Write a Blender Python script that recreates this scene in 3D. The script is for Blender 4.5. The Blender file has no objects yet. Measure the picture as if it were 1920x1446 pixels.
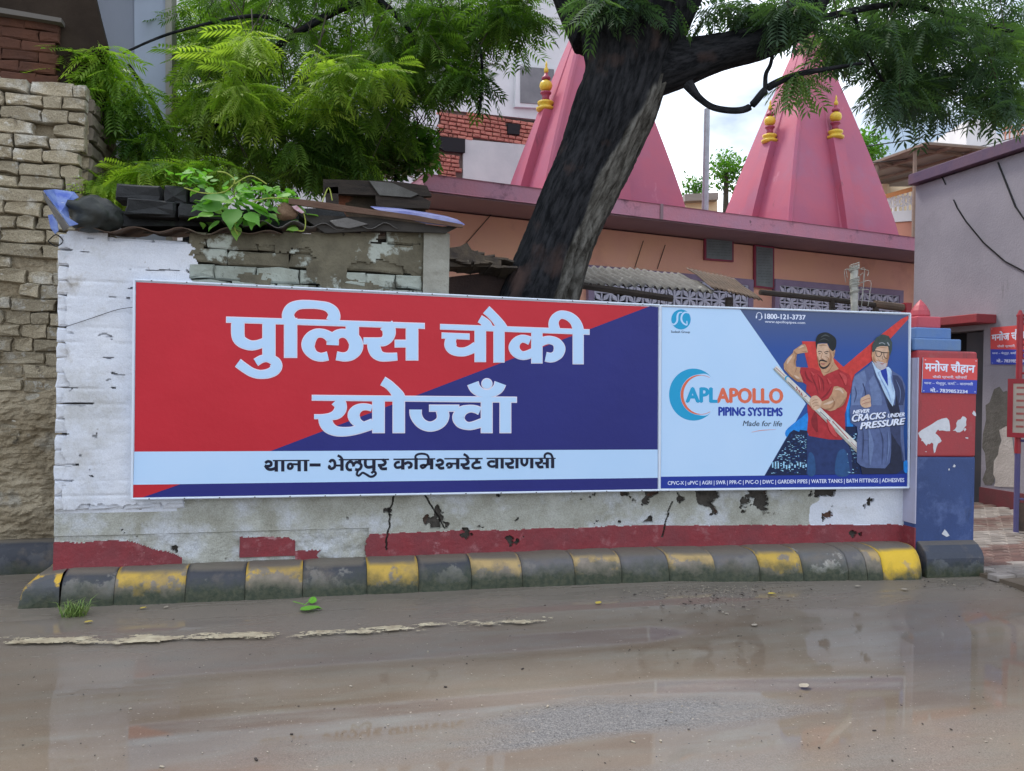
import bpy, math, random
import numpy as np
from mathutils import Vector, Matrix, noise
from mathutils.geometry import tessellate_polygon
random.seed(11)
RS = np.random.RandomState(7)
SC = bpy.context.scene
COL = SC.collection

# ------------------------------------------------------------ camera
FPX = 1450.0; CX = 960.0; CY = 723.0
CAMP = np.array([0.0, 0.0, 1.55])
_a = math.radians(75.3); _r = math.radians(1.1)
FW = np.array([math.cos(_a), math.sin(_a), 0.0]); RT = np.array([math.sin(_a), -math.cos(_a), 0.0]); UPV = np.array([0, 0, 1.0])
R2 = RT * math.cos(_r) + UPV * math.sin(_r); U2 = UPV * math.cos(_r) - RT * math.sin(_r)
cam = bpy.data.cameras.new('camera'); camo = bpy.data.objects.new('camera', cam); COL.objects.link(camo)
cam.sensor_width = 36; cam.lens = 36 * FPX / 1920; cam.clip_end = 600; cam.clip_start = 0.05
camo.matrix_world = Matrix(((R2[0], U2[0], -FW[0], 0), (R2[1], U2[1], -FW[1], 0), (R2[2], U2[2], -FW[2], 1.55), (0, 0, 0, 1)))
SC.camera = camo

# ------------------------------------------------------------ light
SUN_EL, SUN_AZ = 58.0, 330.0      # azimuth measured from +Y clockwise: high, behind the wall to the left
w = bpy.data.worlds.new('World'); SC.world = w; w.use_nodes = True
nt = w.node_tree; nt.nodes.clear()
out = nt.nodes.new('ShaderNodeOutputWorld'); bg = nt.nodes.new('ShaderNodeBackground')
sky = nt.nodes.new('ShaderNodeTexSky'); sky.sky_type = 'NISHITA'; sky.sun_disc = False
sky.sun_elevation = math.radians(SUN_EL); sky.sun_rotation = math.radians(SUN_AZ)
sky.air_density = 1.2; sky.dust_density = 2.5; sky.ozone_density = 1.0
tc = nt.nodes.new('ShaderNodeTexCoord'); mp = nt.nodes.new('ShaderNodeMapping'); mp.inputs['Scale'].default_value = (1.2, 1.2, 2.6)
cn = nt.nodes.new('ShaderNodeTexNoise'); cn.inputs['Scale'].default_value = 1.6; cn.inputs['Detail'].default_value = 7; cn.inputs['Roughness'].default_value = .55
cr = nt.nodes.new('ShaderNodeValToRGB'); cr.color_ramp.elements[0].position = .40; cr.color_ramp.elements[1].position = .60
cr.color_ramp.elements[0].color = (.06, .06, .06, 1); cm = nt.nodes.new('ShaderNodeMixRGB'); cm.inputs['Color2'].default_value = (15.5, 16.4, 17.8, 1)
nt.links.new(tc.outputs['Generated'], mp.inputs['Vector']); nt.links.new(mp.outputs[0], cn.inputs['Vector'])
nt.links.new(cn.outputs['Fac'], cr.inputs['Fac']); nt.links.new(cr.outputs['Color'], cm.inputs['Fac'])
nt.links.new(sky.outputs[0], cm.inputs['Color1']); nt.links.new(cm.outputs[0], bg.inputs['Color'])
bg.inputs['Strength'].default_value = 0.15
nt.links.new(bg.outputs[0], out.inputs[0])
sl = bpy.data.lights.new('sun', 'SUN'); sl.energy = 3.4; sl.angle = math.radians(12); sl.color = (1.0, .95, .86)
so = bpy.data.objects.new('sun', sl); COL.objects.link(so)
_e = math.radians(SUN_EL); _z = math.radians(SUN_AZ)
sd = Vector((math.sin(_z) * math.cos(_e), math.cos(_z) * math.cos(_e), math.sin(_e)))
so.rotation_euler = sd.to_track_quat('Z', 'Y').to_euler(); so.location = (0, 0, 20)
SC.view_settings.view_transform = 'Standard'; SC.view_settings.look = 'None'
SC.view_settings.exposure = -0.12; SC.view_settings.gamma = 1.0; SC.view_settings.use_curve_mapping = False
SC.cycles.max_bounces = 6; SC.cycles.transparent_max_bounces = 8

# ------------------------------------------------------------ helpers
def ray(x, y): return FW + R2 * ((x - CX) / FPX) + U2 * ((CY - y) / FPX)
def dep(x, y, d): return CAMP + ray(x, y) * d
def onz(x, y, z):
    r = ray(x, y); return CAMP + r * ((z - 1.55) / r[2])
def onpl(x, y, p0, d):
    n = np.array([-d[1], d[0], 0.0]); r = ray(x, y)
    return CAMP + r * (((np.array([p0[0], p0[1], 0]) - CAMP) @ n) / (r @ n))

def roadz(y):                                   # the road dips from the silt bank by the kerb into the puddle
    t = min(1.0, max(0.0, (5.2 - y) / .85)); return -.078 * t * t * (3 - 2 * t)
def onroad(x, y, h=0.0):
    z = h
    for _ in range(4): p = onz(x, y, z); z = h + roadz(p[1])
    return p

def new_mesh(name, V, F, mat, origin=None, parent=None, smooth=False, mats=None, mi=None):
    V = np.asarray(V, float).reshape(-1, 3)
    if origin is None: origin = (V.min(0) + V.max(0)) / 2
    origin = np.asarray(origin, float)
    me = bpy.data.meshes.new(name)
    me.from_pydata((V - origin).tolist(), [], [list(f) for f in F])
    if mats:
        for m in mats: me.materials.append(m)
    elif mat is not None: me.materials.append(mat)
    if mi is not None: me.polygons.foreach_set('material_index', mi)
    if smooth: me.polygons.foreach_set('use_smooth', [True] * len(me.polygons))
    me.update()
    o = bpy.data.objects.new(name, me); COL.objects.link(o)
    if parent is not None:
        o.parent = parent; pw = world_loc(parent); o.location = origin - pw
    else: o.location = origin
    return o
def world_loc(o):
    p = np.array(o.location)
    while o.parent is not None: o = o.parent; p = p + np.array(o.location)
    return p
def tag(o, label=None, cat=None, group=None, kind=None):
    if label: o['label'] = label
    if cat: o['category'] = cat
    if group: o['group'] = group
    if kind: o['kind'] = kind
    return o
def thing(name, loc, label, cat, group=None):
    o = bpy.data.objects.new(name, None); o.empty_display_size = .1; COL.objects.link(o); o.location = tuple(loc)
    return tag(o, label, cat, group)

class MB:
    def __init__(s): s.V = []; s.F = []
    def add(s, V, F):
        b = len(s.V); s.V += [tuple(map(float, v)) for v in V]; s.F += [tuple(i + b for i in f) for f in F]; return s
    def box(s, c, sz, ax=None, taper=1.0):
        ax = ax or ((1, 0, 0), (0, 1, 0), (0, 0, 1)); A = [np.array(a, float) for a in ax]; c = np.array(c, float)
        V = []
        for k in (-1, 1):
            t = taper if k > 0 else 1
            for i, j in ((-1, -1), (1, -1), (1, 1), (-1, 1)):
                V.append(c + A[0] * i * sz[0] / 2 * t + A[1] * j * sz[1] / 2 * t + A[2] * k * sz[2] / 2)
        return s.add(V, [(3, 2, 1, 0), (4, 5, 6, 7), (0, 1, 5, 4), (1, 2, 6, 5), (2, 3, 7, 6), (3, 0, 4, 7)])
    def tube(s, pts, r, n=8, caps=True):
        pts = [np.array(p, float) for p in pts]
        if np.isscalar(r): r = [r] * len(pts)
        V = []; F = []
        for i, p in enumerate(pts):
            t = pts[min(i + 1, len(pts) - 1)] - pts[max(i - 1, 0)]; t = t / (np.linalg.norm(t) + 1e-9)
            a = np.array([0, 0, 1.0]) if abs(t[2]) < .85 else np.array([1.0, 0, 0])
            u = np.cross(a, t); u /= np.linalg.norm(u); v = np.cross(t, u)
            for k in range(n):
                q = 2 * math.pi * k / n; V.append(p + (u * math.cos(q) + v * math.sin(q)) * r[i])
        for i in range(len(pts) - 1):
            for k in range(n):
                a = i * n + k; b = i * n + (k + 1) % n; F.append((a, b, b + n, a + n))
        if caps: F.append(tuple(range(n - 1, -1, -1))); F.append(tuple(range((len(pts) - 1) * n, len(pts) * n)))
        return s.add(V, F)
    def lathe(s, c, prof, n=16):
        c = np.array(c, float); V = []; F = []
        for r, z in prof:
            for k in range(n):
                q = 2 * math.pi * k / n; V.append(c + np.array([r * math.cos(q), r * math.sin(q), z]))
        for i in range(len(prof) - 1):
            for k in range(n):
                a = i * n + k; b = i * n + (k + 1) % n; F.append((a, b, b + n, a + n))
        F.append(tuple(range(n - 1, -1, -1))); F.append(tuple(range((len(prof) - 1) * n, len(prof) * n)))
        return s.add(V, F)
    def prism(s, poly, dvec):
        # closed 3-D polygon extruded by dvec
        P = [np.array(p, float) for p in poly]; n = len(P); d = np.array(dvec, float)
        tr = tessellate_polygon([[Vector(p) for p in P]])
        F = [tuple(t) for t in tr] + [tuple(i + n for i in reversed(t)) for t in tr]
        F += [(i, (i + 1) % n, (i + 1) % n + n, i + n) for i in range(n)]
        return s.add(P + [p + d for p in P], F)
    def obj(s, name, mat, parent=None, smooth=False, origin=None):
        return new_mesh(name, s.V, s.F, mat, origin, parent, smooth)

def bevel(o, wd=.01, seg=2):
    m = o.modifiers.new('bevel', 'BEVEL'); m.width = wd; m.segments = seg; m.limit_method = 'ANGLE'; return o

def fbm(p, s=1.0, o=4): return noise.fractal(Vector((p[0] * s, p[1] * s, p[2] * s)), 1.0, 2.0, o)

# ------------------------------------------------------------ materials
def nd(nt, t, **k):
    n = nt.nodes.new(t)
    for a, b in k.items(): setattr(n, a, b)
    return n
def c4(c): return (c[0], c[1], c[2], 1)
def mat(name, c1, c2=None, scale=4, rough=.8, bump=0, bscale=40, patches=(), spec=.4, metal=0, stretch=(1, 1, 1), lo=.35, hi=.65, rand=0, fine=0, trans=0, coat=0):
    """patches: list of (colour, noise scale, threshold, softness, stretch)"""
    m = bpy.data.materials.new(name); m.use_nodes = True; nt = m.node_tree; L = nt.links.new
    b = nt.nodes['Principled BSDF']; b.inputs['Roughness'].default_value = rough
    b.inputs['Specular IOR Level'].default_value = spec; b.inputs['Metallic'].default_value = metal
    if coat: b.inputs['Coat Weight'].default_value = coat; b.inputs['Coat Roughness'].default_value = .15
    g = nd(nt, 'ShaderNodeNewGeometry'); mpn = nd(nt, 'ShaderNodeMapping'); mpn.inputs['Scale'].default_value = stretch
    L(g.outputs['Position'], mpn.inputs['Vector'])
    def ramp(sc, lo, hi, detail=6, st=None, rgh=.6):
        n = nd(nt, 'ShaderNodeTexNoise'); n.inputs['Scale'].default_value = sc; n.inputs['Detail'].default_value = detail; n.inputs['Roughness'].default_value = rgh
        if st:
            q = nd(nt, 'ShaderNodeMapping'); q.inputs['Scale'].default_value = st; q.inputs['Location'].default_value = (sc, 3.1 * sc, 1.7)
            L(g.outputs['Position'], q.inputs['Vector']); L(q.outputs[0], n.inputs['Vector'])
        else: L(mpn.outputs[0], n.inputs['Vector'])
        r = nd(nt, 'ShaderNodeMapRange'); r.inputs['From Min'].default_value = lo; r.inputs['From Max'].default_value = hi
        L(n.outputs['Fac'], r.inputs['Value']); return r.outputs[0]
    cur = None
    if c2 is not None:
        mx = nd(nt, 'ShaderNodeMixRGB'); mx.inputs[1].default_value = c4(c1); mx.inputs[2].default_value = c4(c2)
        L(ramp(scale, lo, hi), mx.inputs[0]); cur = mx.outputs[0]
    else:
        rg = nd(nt, 'ShaderNodeRGB'); rg.outputs[0].default_value = c4(c1); cur = rg.outputs[0]
    for p in patches:
        col, sc, th, sf = p[:4]; st = p[4] if len(p) > 4 else (1, 1, 1)
        mx = nd(nt, 'ShaderNodeMixRGB'); mx.inputs[2].default_value = c4(col); L(cur, mx.inputs[1])
        L(ramp(sc, th, th + sf, 8, st, .65), mx.inputs[0]); cur = mx.outputs[0]
    if fine:
        mx = nd(nt, 'ShaderNodeMixRGB', blend_type='MULTIPLY'); mx.inputs[0].default_value = fine; L(cur, mx.inputs[1])
        r = ramp(120, .3, .7, 3); rr = nd(nt, 'ShaderNodeMapRange'); rr.inputs['To Min'].default_value = .55; rr.inputs['To Max'].default_value = 1.25
        L(r, rr.inputs['Value']); L(rr.outputs[0], mx.inputs[2]); cur = mx.outputs[0]
    if rand:
        oi = nd(nt, 'ShaderNodeObjectInfo'); rr = nd(nt, 'ShaderNodeMapRange'); rr.inputs['To Min'].default_value = 1 - rand; rr.inputs['To Max'].default_value = 1 + rand
        L(oi.outputs['Random'], rr.inputs['Value']); mx = nd(nt, 'ShaderNodeMixRGB', blend_type='MULTIPLY'); mx.inputs[0].default_value = 1
        L(cur, mx.inputs[1]); L(rr.outputs[0], mx.inputs[2]); cur = mx.outputs[0]
    L(cur, b.inputs['Base Color'])
    if bump:
        n = nd(nt, 'ShaderNodeTexNoise'); n.inputs['Scale'].default_value = bscale; n.inputs['Detail'].default_value = 8; n.inputs['Roughness'].default_value = .65
        L(mpn.outputs[0], n.inputs['Vector']); bn = nd(nt, 'ShaderNodeBump'); bn.inputs['Strength'].default_value = bump; bn.inputs['Distance'].default_value = .02
        L(n.outputs['Fac'], bn.inputs['Height']); L(bn.outputs[0], b.inputs['Normal'])
    if trans:
        b.inputs['Base Color'].default_value = c4(c1)
    return m
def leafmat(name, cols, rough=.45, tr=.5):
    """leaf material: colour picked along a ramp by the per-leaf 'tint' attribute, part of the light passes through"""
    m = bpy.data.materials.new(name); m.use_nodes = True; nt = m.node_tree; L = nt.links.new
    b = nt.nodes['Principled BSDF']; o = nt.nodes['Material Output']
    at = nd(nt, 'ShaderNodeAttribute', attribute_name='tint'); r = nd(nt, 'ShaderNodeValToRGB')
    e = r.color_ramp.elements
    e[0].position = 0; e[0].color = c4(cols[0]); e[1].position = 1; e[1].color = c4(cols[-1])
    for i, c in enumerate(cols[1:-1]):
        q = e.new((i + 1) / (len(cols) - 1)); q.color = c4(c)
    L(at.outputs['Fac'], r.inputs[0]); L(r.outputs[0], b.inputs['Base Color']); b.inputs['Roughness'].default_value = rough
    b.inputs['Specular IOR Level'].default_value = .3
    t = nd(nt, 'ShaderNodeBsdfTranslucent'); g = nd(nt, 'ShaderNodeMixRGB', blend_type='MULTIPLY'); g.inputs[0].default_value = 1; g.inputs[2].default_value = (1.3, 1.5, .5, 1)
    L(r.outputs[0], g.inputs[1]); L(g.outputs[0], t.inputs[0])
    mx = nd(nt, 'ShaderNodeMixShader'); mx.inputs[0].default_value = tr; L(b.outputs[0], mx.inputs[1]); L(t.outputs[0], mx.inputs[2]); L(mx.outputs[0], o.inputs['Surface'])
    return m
MT = {}
# ============================================================ GROUND AND ROAD
def road_material():
    m = bpy.data.materials.new('wet_muddy_asphalt'); m.use_nodes = True; nt = m.node_tree; L = nt.links.new
    b = nt.nodes['Principled BSDF']; g = nd(nt, 'ShaderNodeNewGeometry')
    def N(sc, st=(1, 1, 1), det=6, off=0, rgh=.55):
        q = nd(nt, 'ShaderNodeMapping'); q.inputs['Scale'].default_value = st; q.inputs['Location'].default_value = (off, off * .7, 0)
        L(g.outputs['Position'], q.inputs['Vector']); n = nd(nt, 'ShaderNodeTexNoise'); n.inputs['Scale'].default_value = sc
        n.inputs['Detail'].default_value = det; n.inputs['Roughness'].default_value = rgh; L(q.outputs[0], n.inputs['Vector']); return n.outputs['Fac']
    def R(s, a, c, x=0., y=1.):
        r = nd(nt, 'ShaderNodeMapRange'); r.inputs[1].default_value = a; r.inputs[2].default_value = c; r.inputs[3].default_value = x; r.inputs[4].default_value = y; L(s, r.inputs[0]); return r.outputs[0]
    def MX(f, a, c, bt='MIX'):
        x = nd(nt, 'ShaderNodeMixRGB', blend_type=bt)
        for i, v in ((0, f), (1, a), (2, c)):
            if hasattr(v, 'links'): L(v, x.inputs[i])
            elif i == 0: x.inputs[0].default_value = v
            else: x.inputs[i].default_value = c4(v)
        return x.outputs[0]
    mud = MX(R(N(.9, (.6, 1.6, 1), 5), .35, .65), (.150, .118, .090), (.205, .172, .138))
    mud = MX(R(N(4, (.5, 2.2, 1), 7, 9), .45, .75), mud, (.185, .168, .140))
    grit = MX(R(N(160, det=3), .35, .7), (.07, .068, .07), (.27, .26, .25))
    bare = R(N(.75, (.45, 1.5, 1), 5, 4.3), .53, .60)
    sp = nd(nt, 'ShaderNodeSeparateXYZ'); L(g.outputs['Position'], sp.inputs[0])
    # rough uncovered asphalt shows towards the middle of the road (small y)
    near = R(sp.outputs['Y'], 4.35, 3.6)
    vs = nd(nt, 'ShaderNodeVectorMath', operation='SUBTRACT'); vs.inputs[1].default_value = (1.55, 3.52, 0); L(g.outputs['Position'], vs.inputs[0])
    vm = nd(nt, 'ShaderNodeVectorMath', operation='MULTIPLY'); vm.inputs[1].default_value = (1.15, 4.6, 0); L(vs.outputs[0], vm.inputs[0])
    vl = nd(nt, 'ShaderNodeVectorMath', operation='LENGTH'); L(vm.outputs[0], vl.inputs[0])
    va = nd(nt, 'ShaderNodeMath', operation='MULTIPLY_ADD'); L(N(1.6, (.6, 2.2, 1), 6, 1.3), va.inputs[0]); va.inputs[1].default_value = 2.6; L(vl.outputs['Value'], va.inputs[2])
    vr = R(va.outputs[0], 2.45, 1.75)
    ms = nd(nt, 'ShaderNodeMath', operation='MULTIPLY'); L(bare, ms.inputs[0]); L(near, ms.inputs[1])
    m6 = nd(nt, 'ShaderNodeMath', operation='MULTIPLY'); L(ms.outputs[0], m6.inputs[0]); m6.inputs[1].default_value = .25
    mul = nd(nt, 'ShaderNodeMath', operation='MAXIMUM'); L(m6.outputs[0], mul.inputs[0]); L(vr, mul.inputs[1]); bare = mul.outputs[0]
    col = MX(bare, mud, grit)
    spk = R(N(55, det=2, off=3), .70, .74); col = MX(spk, col, (.32, .28, .23))
    dk = R(N(38, det=2, off=7), .72, .76); col = MX(dk, col, (.03, .025, .02))
    col = MX(R(sp.outputs['Y'], 4.75, 5.2), col, (.205, .178, .148)); fs = MX(R(N(210, det=3, off=2), .3, .7), (.72, .72, .72), (1.25, 1.25, 1.25)); col = MX(.45, col, fs, 'MULTIPLY')
    L(col, b.inputs['Base Color'])
    # silt bank along the kerb is damp, the rest is a film of muddy water
    damp = R(N(1.1, (.4, 2.4, 1), 8, 2.2, .62), .45, .53)
    kz = R(sp.outputs['Y'], 4.55, 5.05); mm = nd(nt, 'ShaderNodeMath', operation='MULTIPLY'); L(damp, mm.inputs[0]); L(kz, mm.inputs[1])
    ro = nd(nt, 'ShaderNodeMath', operation='MAXIMUM'); L(R(mm.outputs[0], 0, 1, .035, .45), ro.inputs[0]); L(R(bare, 0, 1, .03, .36), ro.inputs[1])
    L(ro.outputs[0], b.inputs['Roughness']); b.inputs['IOR'].default_value = 1.36
    bn = nd(nt, 'ShaderNodeBump'); bn.inputs['Distance'].default_value = .004
    mk = nd(nt, 'ShaderNodeMath', operation='MAXIMUM'); L(mm.outputs[0], mk.inputs[0]); L(bare, mk.inputs[1])
    L(R(mk.outputs[0], 0, 1, .006, .8), bn.inputs['Strength']); L(N(90, det=5), bn.inputs['Height']); L(bn.outputs[0], b.inputs['Normal'])
    return m
MT['road'] = road_material()
MT['soil'] = mat('damp_soil', (.10, .075, .05), (.15, .12, .09), 2, .9, .3)
V = [(-60, -40, -.2), (80, -40, -.2), (80, 160, -.2), (-60, 160, -.2)]
tag(new_mesh('ground', V, [(0, 1, 2, 3)], MT['soil']), kind='structure')
# road sheet: fine near the kerb, gently uneven
xs = np.concatenate([[-40, -12], np.linspace(-5, 9, 90), [14, 30]]); ys = np.concatenate([[-30, -6, 0], np.linspace(.5, 7.2, 110), [7.6]])
V = []; F = []
for j, y in enumerate(ys):
    for i, x in enumerate(xs):
        z = 0.0
        if -5 <= x <= 9 and y > 4.9: z = .010 * max(0, fbm((x * .8, y * 2.2, 0), 1.4, 4)) * min(1, (y - 4.9) / .5)
        V.append((x, y, z + roadz(y)))
nx = len(xs)
for j in range(len(ys) - 1):
    for i in range(nx - 1):
        a = j * nx + i; F.append((a, a + 1, a + nx + 1, a + nx))
tag(new_mesh('road', V, F, MT['road'], smooth=True), kind='structure')

# worn edge line: flakes of old paint left on the asphalt
MT['line'] = mat('worn_cream_road_paint', (.58, .52, .36), (.34, .28, .19), 14, .5, .2, 60)
pts = [(-400, 1216), (-150, 1210), (0, 1205), (110, 1203), (200, 1202), (330, 1196), (500, 1190), (600, 1186), (700, 1180), (830, 1171), (930, 1166), (1040, 1160)]
W3 = [onz(x, y, 0.0) for x, y in pts]
V = []; F = []; nw = 22; ns = 900
P = np.array(W3); seg = np.linspace(0, len(P) - 1, ns)
for s in range(ns):
    i = min(int(seg[s]), len(P) - 2); f = seg[s] - i; c = P[i] * (1 - f) + P[i + 1] * f
    d = P[i + 1] - P[i]; d /= np.linalg.norm(d); n = np.array([-d[1], d[0], 0])
    for k in range(nw + 1):
        q = c + n * ((k / nw - .5) * .13); V.append((q[0], q[1], .0165 + roadz(q[1])))
for s in range(ns - 1):
    for k in range(nw):
        a = s * (nw + 1) + k; p = V[a]; x = p[0]; e = abs(k / nw - .5) * 2
        keep = fbm((x * 1.0, p[1] * 3, 0), 5, 5) * .9 + fbm((x * 2, p[1] * 9, 5), 14, 3) * .5 + .22 - .75 * e ** 2 - max(0, (x + .9)) * .12 - (.22 if -.15 < x < .12 else 0)
        if keep > 0: F.append((a, a + 1, a + nw + 2, a + nw + 1))
tag(new_mesh('edge_line', V, F, MT['line']), kind='structure')

# ============================================================ KERB
def kerbmat(name, c, worn, amt, moss=.09, dirt=(.17, .14, .11)):
    m = bpy.data.materials.new(name); m.use_nodes = True; nt = m.node_tree; L = nt.links.new; b = nt.nodes['Principled BSDF']
    g = nd(nt, 'ShaderNodeNewGeometry'); sp = nd(nt, 'ShaderNodeSeparateXYZ'); L(g.outputs['Position'], sp.inputs[0])
    def N(sc, det=7, off=0):
        q = nd(nt, 'ShaderNodeMapping'); q.inputs['Location'].default_value = (off, off, off); L(g.outputs['Position'], q.inputs[0])
        n = nd(nt, 'ShaderNodeTexNoise'); n.inputs['Scale'].default_value = sc; n.inputs['Detail'].default_value = det; n.inputs['Roughness'].default_value = .65; L(q.outputs[0], n.inputs['Vector']); return n.outputs['Fac']
    def R(s, a, c):
        r = nd(nt, 'ShaderNodeMapRange'); r.inputs[1].default_value = a; r.inputs[2].default_value = c; L(s, r.inputs[0]); return r.outputs[0]
    def MX(f, a, c):
        x = nd(nt, 'ShaderNodeMixRGB')
        for i, v in ((0, f), (1, a), (2, c)):
            if hasattr(v, 'links'): L(v, x.inputs[i])
            else: x.inputs[i].default_value = c4(v)
        return x.outputs[0]
    oi = nd(nt, 'ShaderNodeObjectInfo')
    wn = nd(nt, 'ShaderNodeMath', operation='MULTIPLY_ADD'); L(oi.outputs['Random'], wn.inputs[0]); wn.inputs[1].default_value = .10; wz = nd(nt, 'ShaderNodeMath', operation='MULTIPLY_ADD'); L(sp.outputs['Z'], wz.inputs[0]); wz.inputs[1].default_value = -1.1; L(N(5), wz.inputs[2]); wa = nd(nt, 'ShaderNodeMath', operation='ADD'); L(wz.outputs[0], wa.inputs[0]); wa.inputs[1].default_value = .16; L(wa.outputs[0], wn.inputs[2])
    col = MX(R(wn.outputs[0], .63 - amt, .68 - amt), c, worn)
    col = MX(R(N(3.2, off=4), .50, .72), col, dirt)
    # moss and splash dirt climb from the gutter
    mz = nd(nt, 'ShaderNodeMath', operation='MULTIPLY_ADD'); L(N(6, 6, 8), mz.inputs[0]); mz.inputs[1].default_value = .26; L(sp.outputs['Z'], mz.inputs[2])
    f = R(mz.outputs[0], moss + .215, moss + .10); mo = MX(R(N(30, off=2), .4, .6), (.022, .034, .018), (.055, .062, .035))
    col = MX(f, col, mo)
    # grime lies on the flat ledge
    nz = nd(nt, 'ShaderNodeSeparateXYZ'); L(g.outputs['Normal'], nz.inputs[0]); col = MX(R(nz.outputs['Z'], .80, .95), col, (.150, .132, .108))
    L(col, b.inputs['Base Color']); b.inputs['Roughness'].default_value = .6
    bn = nd(nt, 'ShaderNodeBump'); bn.inputs['Strength'].default_value = .5; bn.inputs['Distance'].default_value = .012; L(N(28), bn.inputs['Height']); L(bn.outputs[0], b.inputs['Normal'])
    return m
KY = kerbmat('worn_yellow_kerb_paint', (.52, .34, .055), (.25, .21, .16), .08)
KY2 = kerbmat('fresh_yellow_kerb_paint', (.72, .47, .03), (.50, .35, .13), .0, .03)
KYF = kerbmat('faded_yellow_kerb_paint', (.44, .31, .13), (.25, .21, .17), .09)
KB = kerbmat('worn_black_kerb_paint', (.042, .046, .058), (.16, .155, .145), .06)
KG = kerbmat('grey_kerb_paint', (.12, .115, .12), (.16, .15, .14), .08)
KW = kerbmat('scribbled_kerb_paint', (.12, .12, .12), (.48, .47, .44), .12)
PLN = kerbmat('dark_plinth_paint', (.045, .055, .08), (.11, .12, .14), .02, .05)
kbase = [(-1.838, 5.80), (-.78, 5.735), (.23, 5.72), (1.45, 5.725), (2.9, 5.66), (3.44, 5.56), (4.054, 5.45), (4.52, 5.395), (5.015, 5.335), (5.5, 5.31)]
def ky(x):
    for a, b in zip(kbase, kbase[1:]):
        if x <= b[0]: f = (x - a[0]) / (b[0] - a[0]); return a[1] * (1 - f) + b[1] * f
    return kbase[-1][1]
def wally(x): return 6.0 if x < 2.8 else 6.0 - (x - 2.8) * .32 / 2.25
kerb = bpy.data.objects.new('kerb', None); COL.objects.link(kerb); kerb.location = (1.5, 5.7, 0); kerb['kind'] = 'structure'
bounds = [(112, KB, 'black'), (212, KY, 'y'), (346, KB, 'b'), (458, KY, 'y'), (567, KB, 'b'), (690, KY, 'y'), (790, KB, 'b'), (893, KYF, 'y'), (992, KG, 'b'), (1095, KYF, 'y'), (1187, KG, 'b'), (1280, KYF, 'y'), (1368, KG, 'b'), (1456, KY, 'y'), (1540, KW, 'w'), (1630, KG, 'b'), (1668, KYF, 'y'), (1700, KY2, 'y'), (1746, None, '')]
prof = [(0, -.03), (.008, .05), (.02, .10), (.042, .155), (.075, .19), (.12, .212), (.17, .222), (.24, .225)]
for (px, m, _), (px2, _, _) in zip(bounds, bounds[1:]):
    xa = onz(px, 1120 - (px - 200) * .028, .06)[0]; xb = onz(px2, 1120 - (px2 - 200) * .028, .06)[0]
    if px > 1300: xa = onz(px, 1070, .14)[0]; xb = onz(px2, 1070, .14)[0]
    if px2 == 1746: xb = 5.0
    n = 10; V = []; F = []; K = len(prof)
    for i in range(n + 1):
        t = i / n; x = xa + .0015 + (xb - xa - .003) * t
        ed = min(t, 1 - t) * (xb - xa); rnd = .009 * max(0, 1 - ed / .035) ** 1.5
        for k, (d, z) in enumerate(prof):
            y = ky(x) + d * (1 + (wally(x) - ky(x) - .26) * (k / K) ** 3 * 2.2) + rnd + .012 * fbm((x, z * 2, d), 6, 3)
            if k == K - 1: y = wally(x) + .05
            if px2 == 1746 and t > .75: y = max(y, ky(x) + d + .05 * ((t - .75) / .25) ** 2)
            V.append((x, y, z * (1 + .16 * min(1, max(0, (x - 3.2) / 1.6))) - rnd * .5 + (.006 * fbm((x, 3, d), 5, 3) if k else 0)))
    for i in range(n):
        for k in range(K - 1):
            a = i * K + k; F.append((a, a + K, a + K + 1, a + 1))
    F.append(tuple(range(K - 1, -1, -1))); F.append(tuple(range(n * K, n * K + K)))
    new_mesh('kerb_stone', V, F, m, parent=kerb, smooth=True)
# left end block: slopes back round the wall's corner
A = onz(36, 1142, 0); B = onz(112, 1137, 0)
V = [(-1.86, 5.80, -.03), (-1.60, 5.795, -.03), (-1.60, 5.80, .15), (-1.83, 5.83, .13), (-1.60, 5.88, .215), (-1.76, 5.92, .20), (-1.60, 6.05, .225), (-1.70, 6.1, .22), (-1.92, 6.75, -.03), (-1.86, 6.75, .13), (-1.72, 6.75, .21)]
F = [(0, 1, 2, 3), (3, 2, 4, 5), (5, 4, 6, 7), (0, 3, 9, 8), (3, 5, 10, 9), (5, 7, 10)]
KE = kerbmat('worn_end_kerb_paint', (.62, .38, .03), (.07, .075, .085), .08, .06)
o = new_mesh('kerb_stone', V, F, KE, parent=kerb); bevel(o, .02, 3)

# paved path into the yard at the right, small interlocking pavers
MT['pav_r'] = mat('red_paver', (.17, .095, .08), (.13, .09, .078), 6, .45, .3, 60, rand=.2, patches=[((.20, .17, .145), 2.5, .5, .15)])
MT['pav_w'] = mat('pale_paver', (.30, .27, .25), (.21, .185, .165), 6, .45, .3, 60, rand=.2, patches=[((.18, .15, .13), 2.5, .52, .15)])
path = thing('paved_path', (7, 7, 0), None, None); path['kind'] = 'structure'
mb = MB().box((7.3, 9.2, .005), (3.5, 8.6, .05)); mb.obj('bedding', MT['soil'], path)



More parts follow.
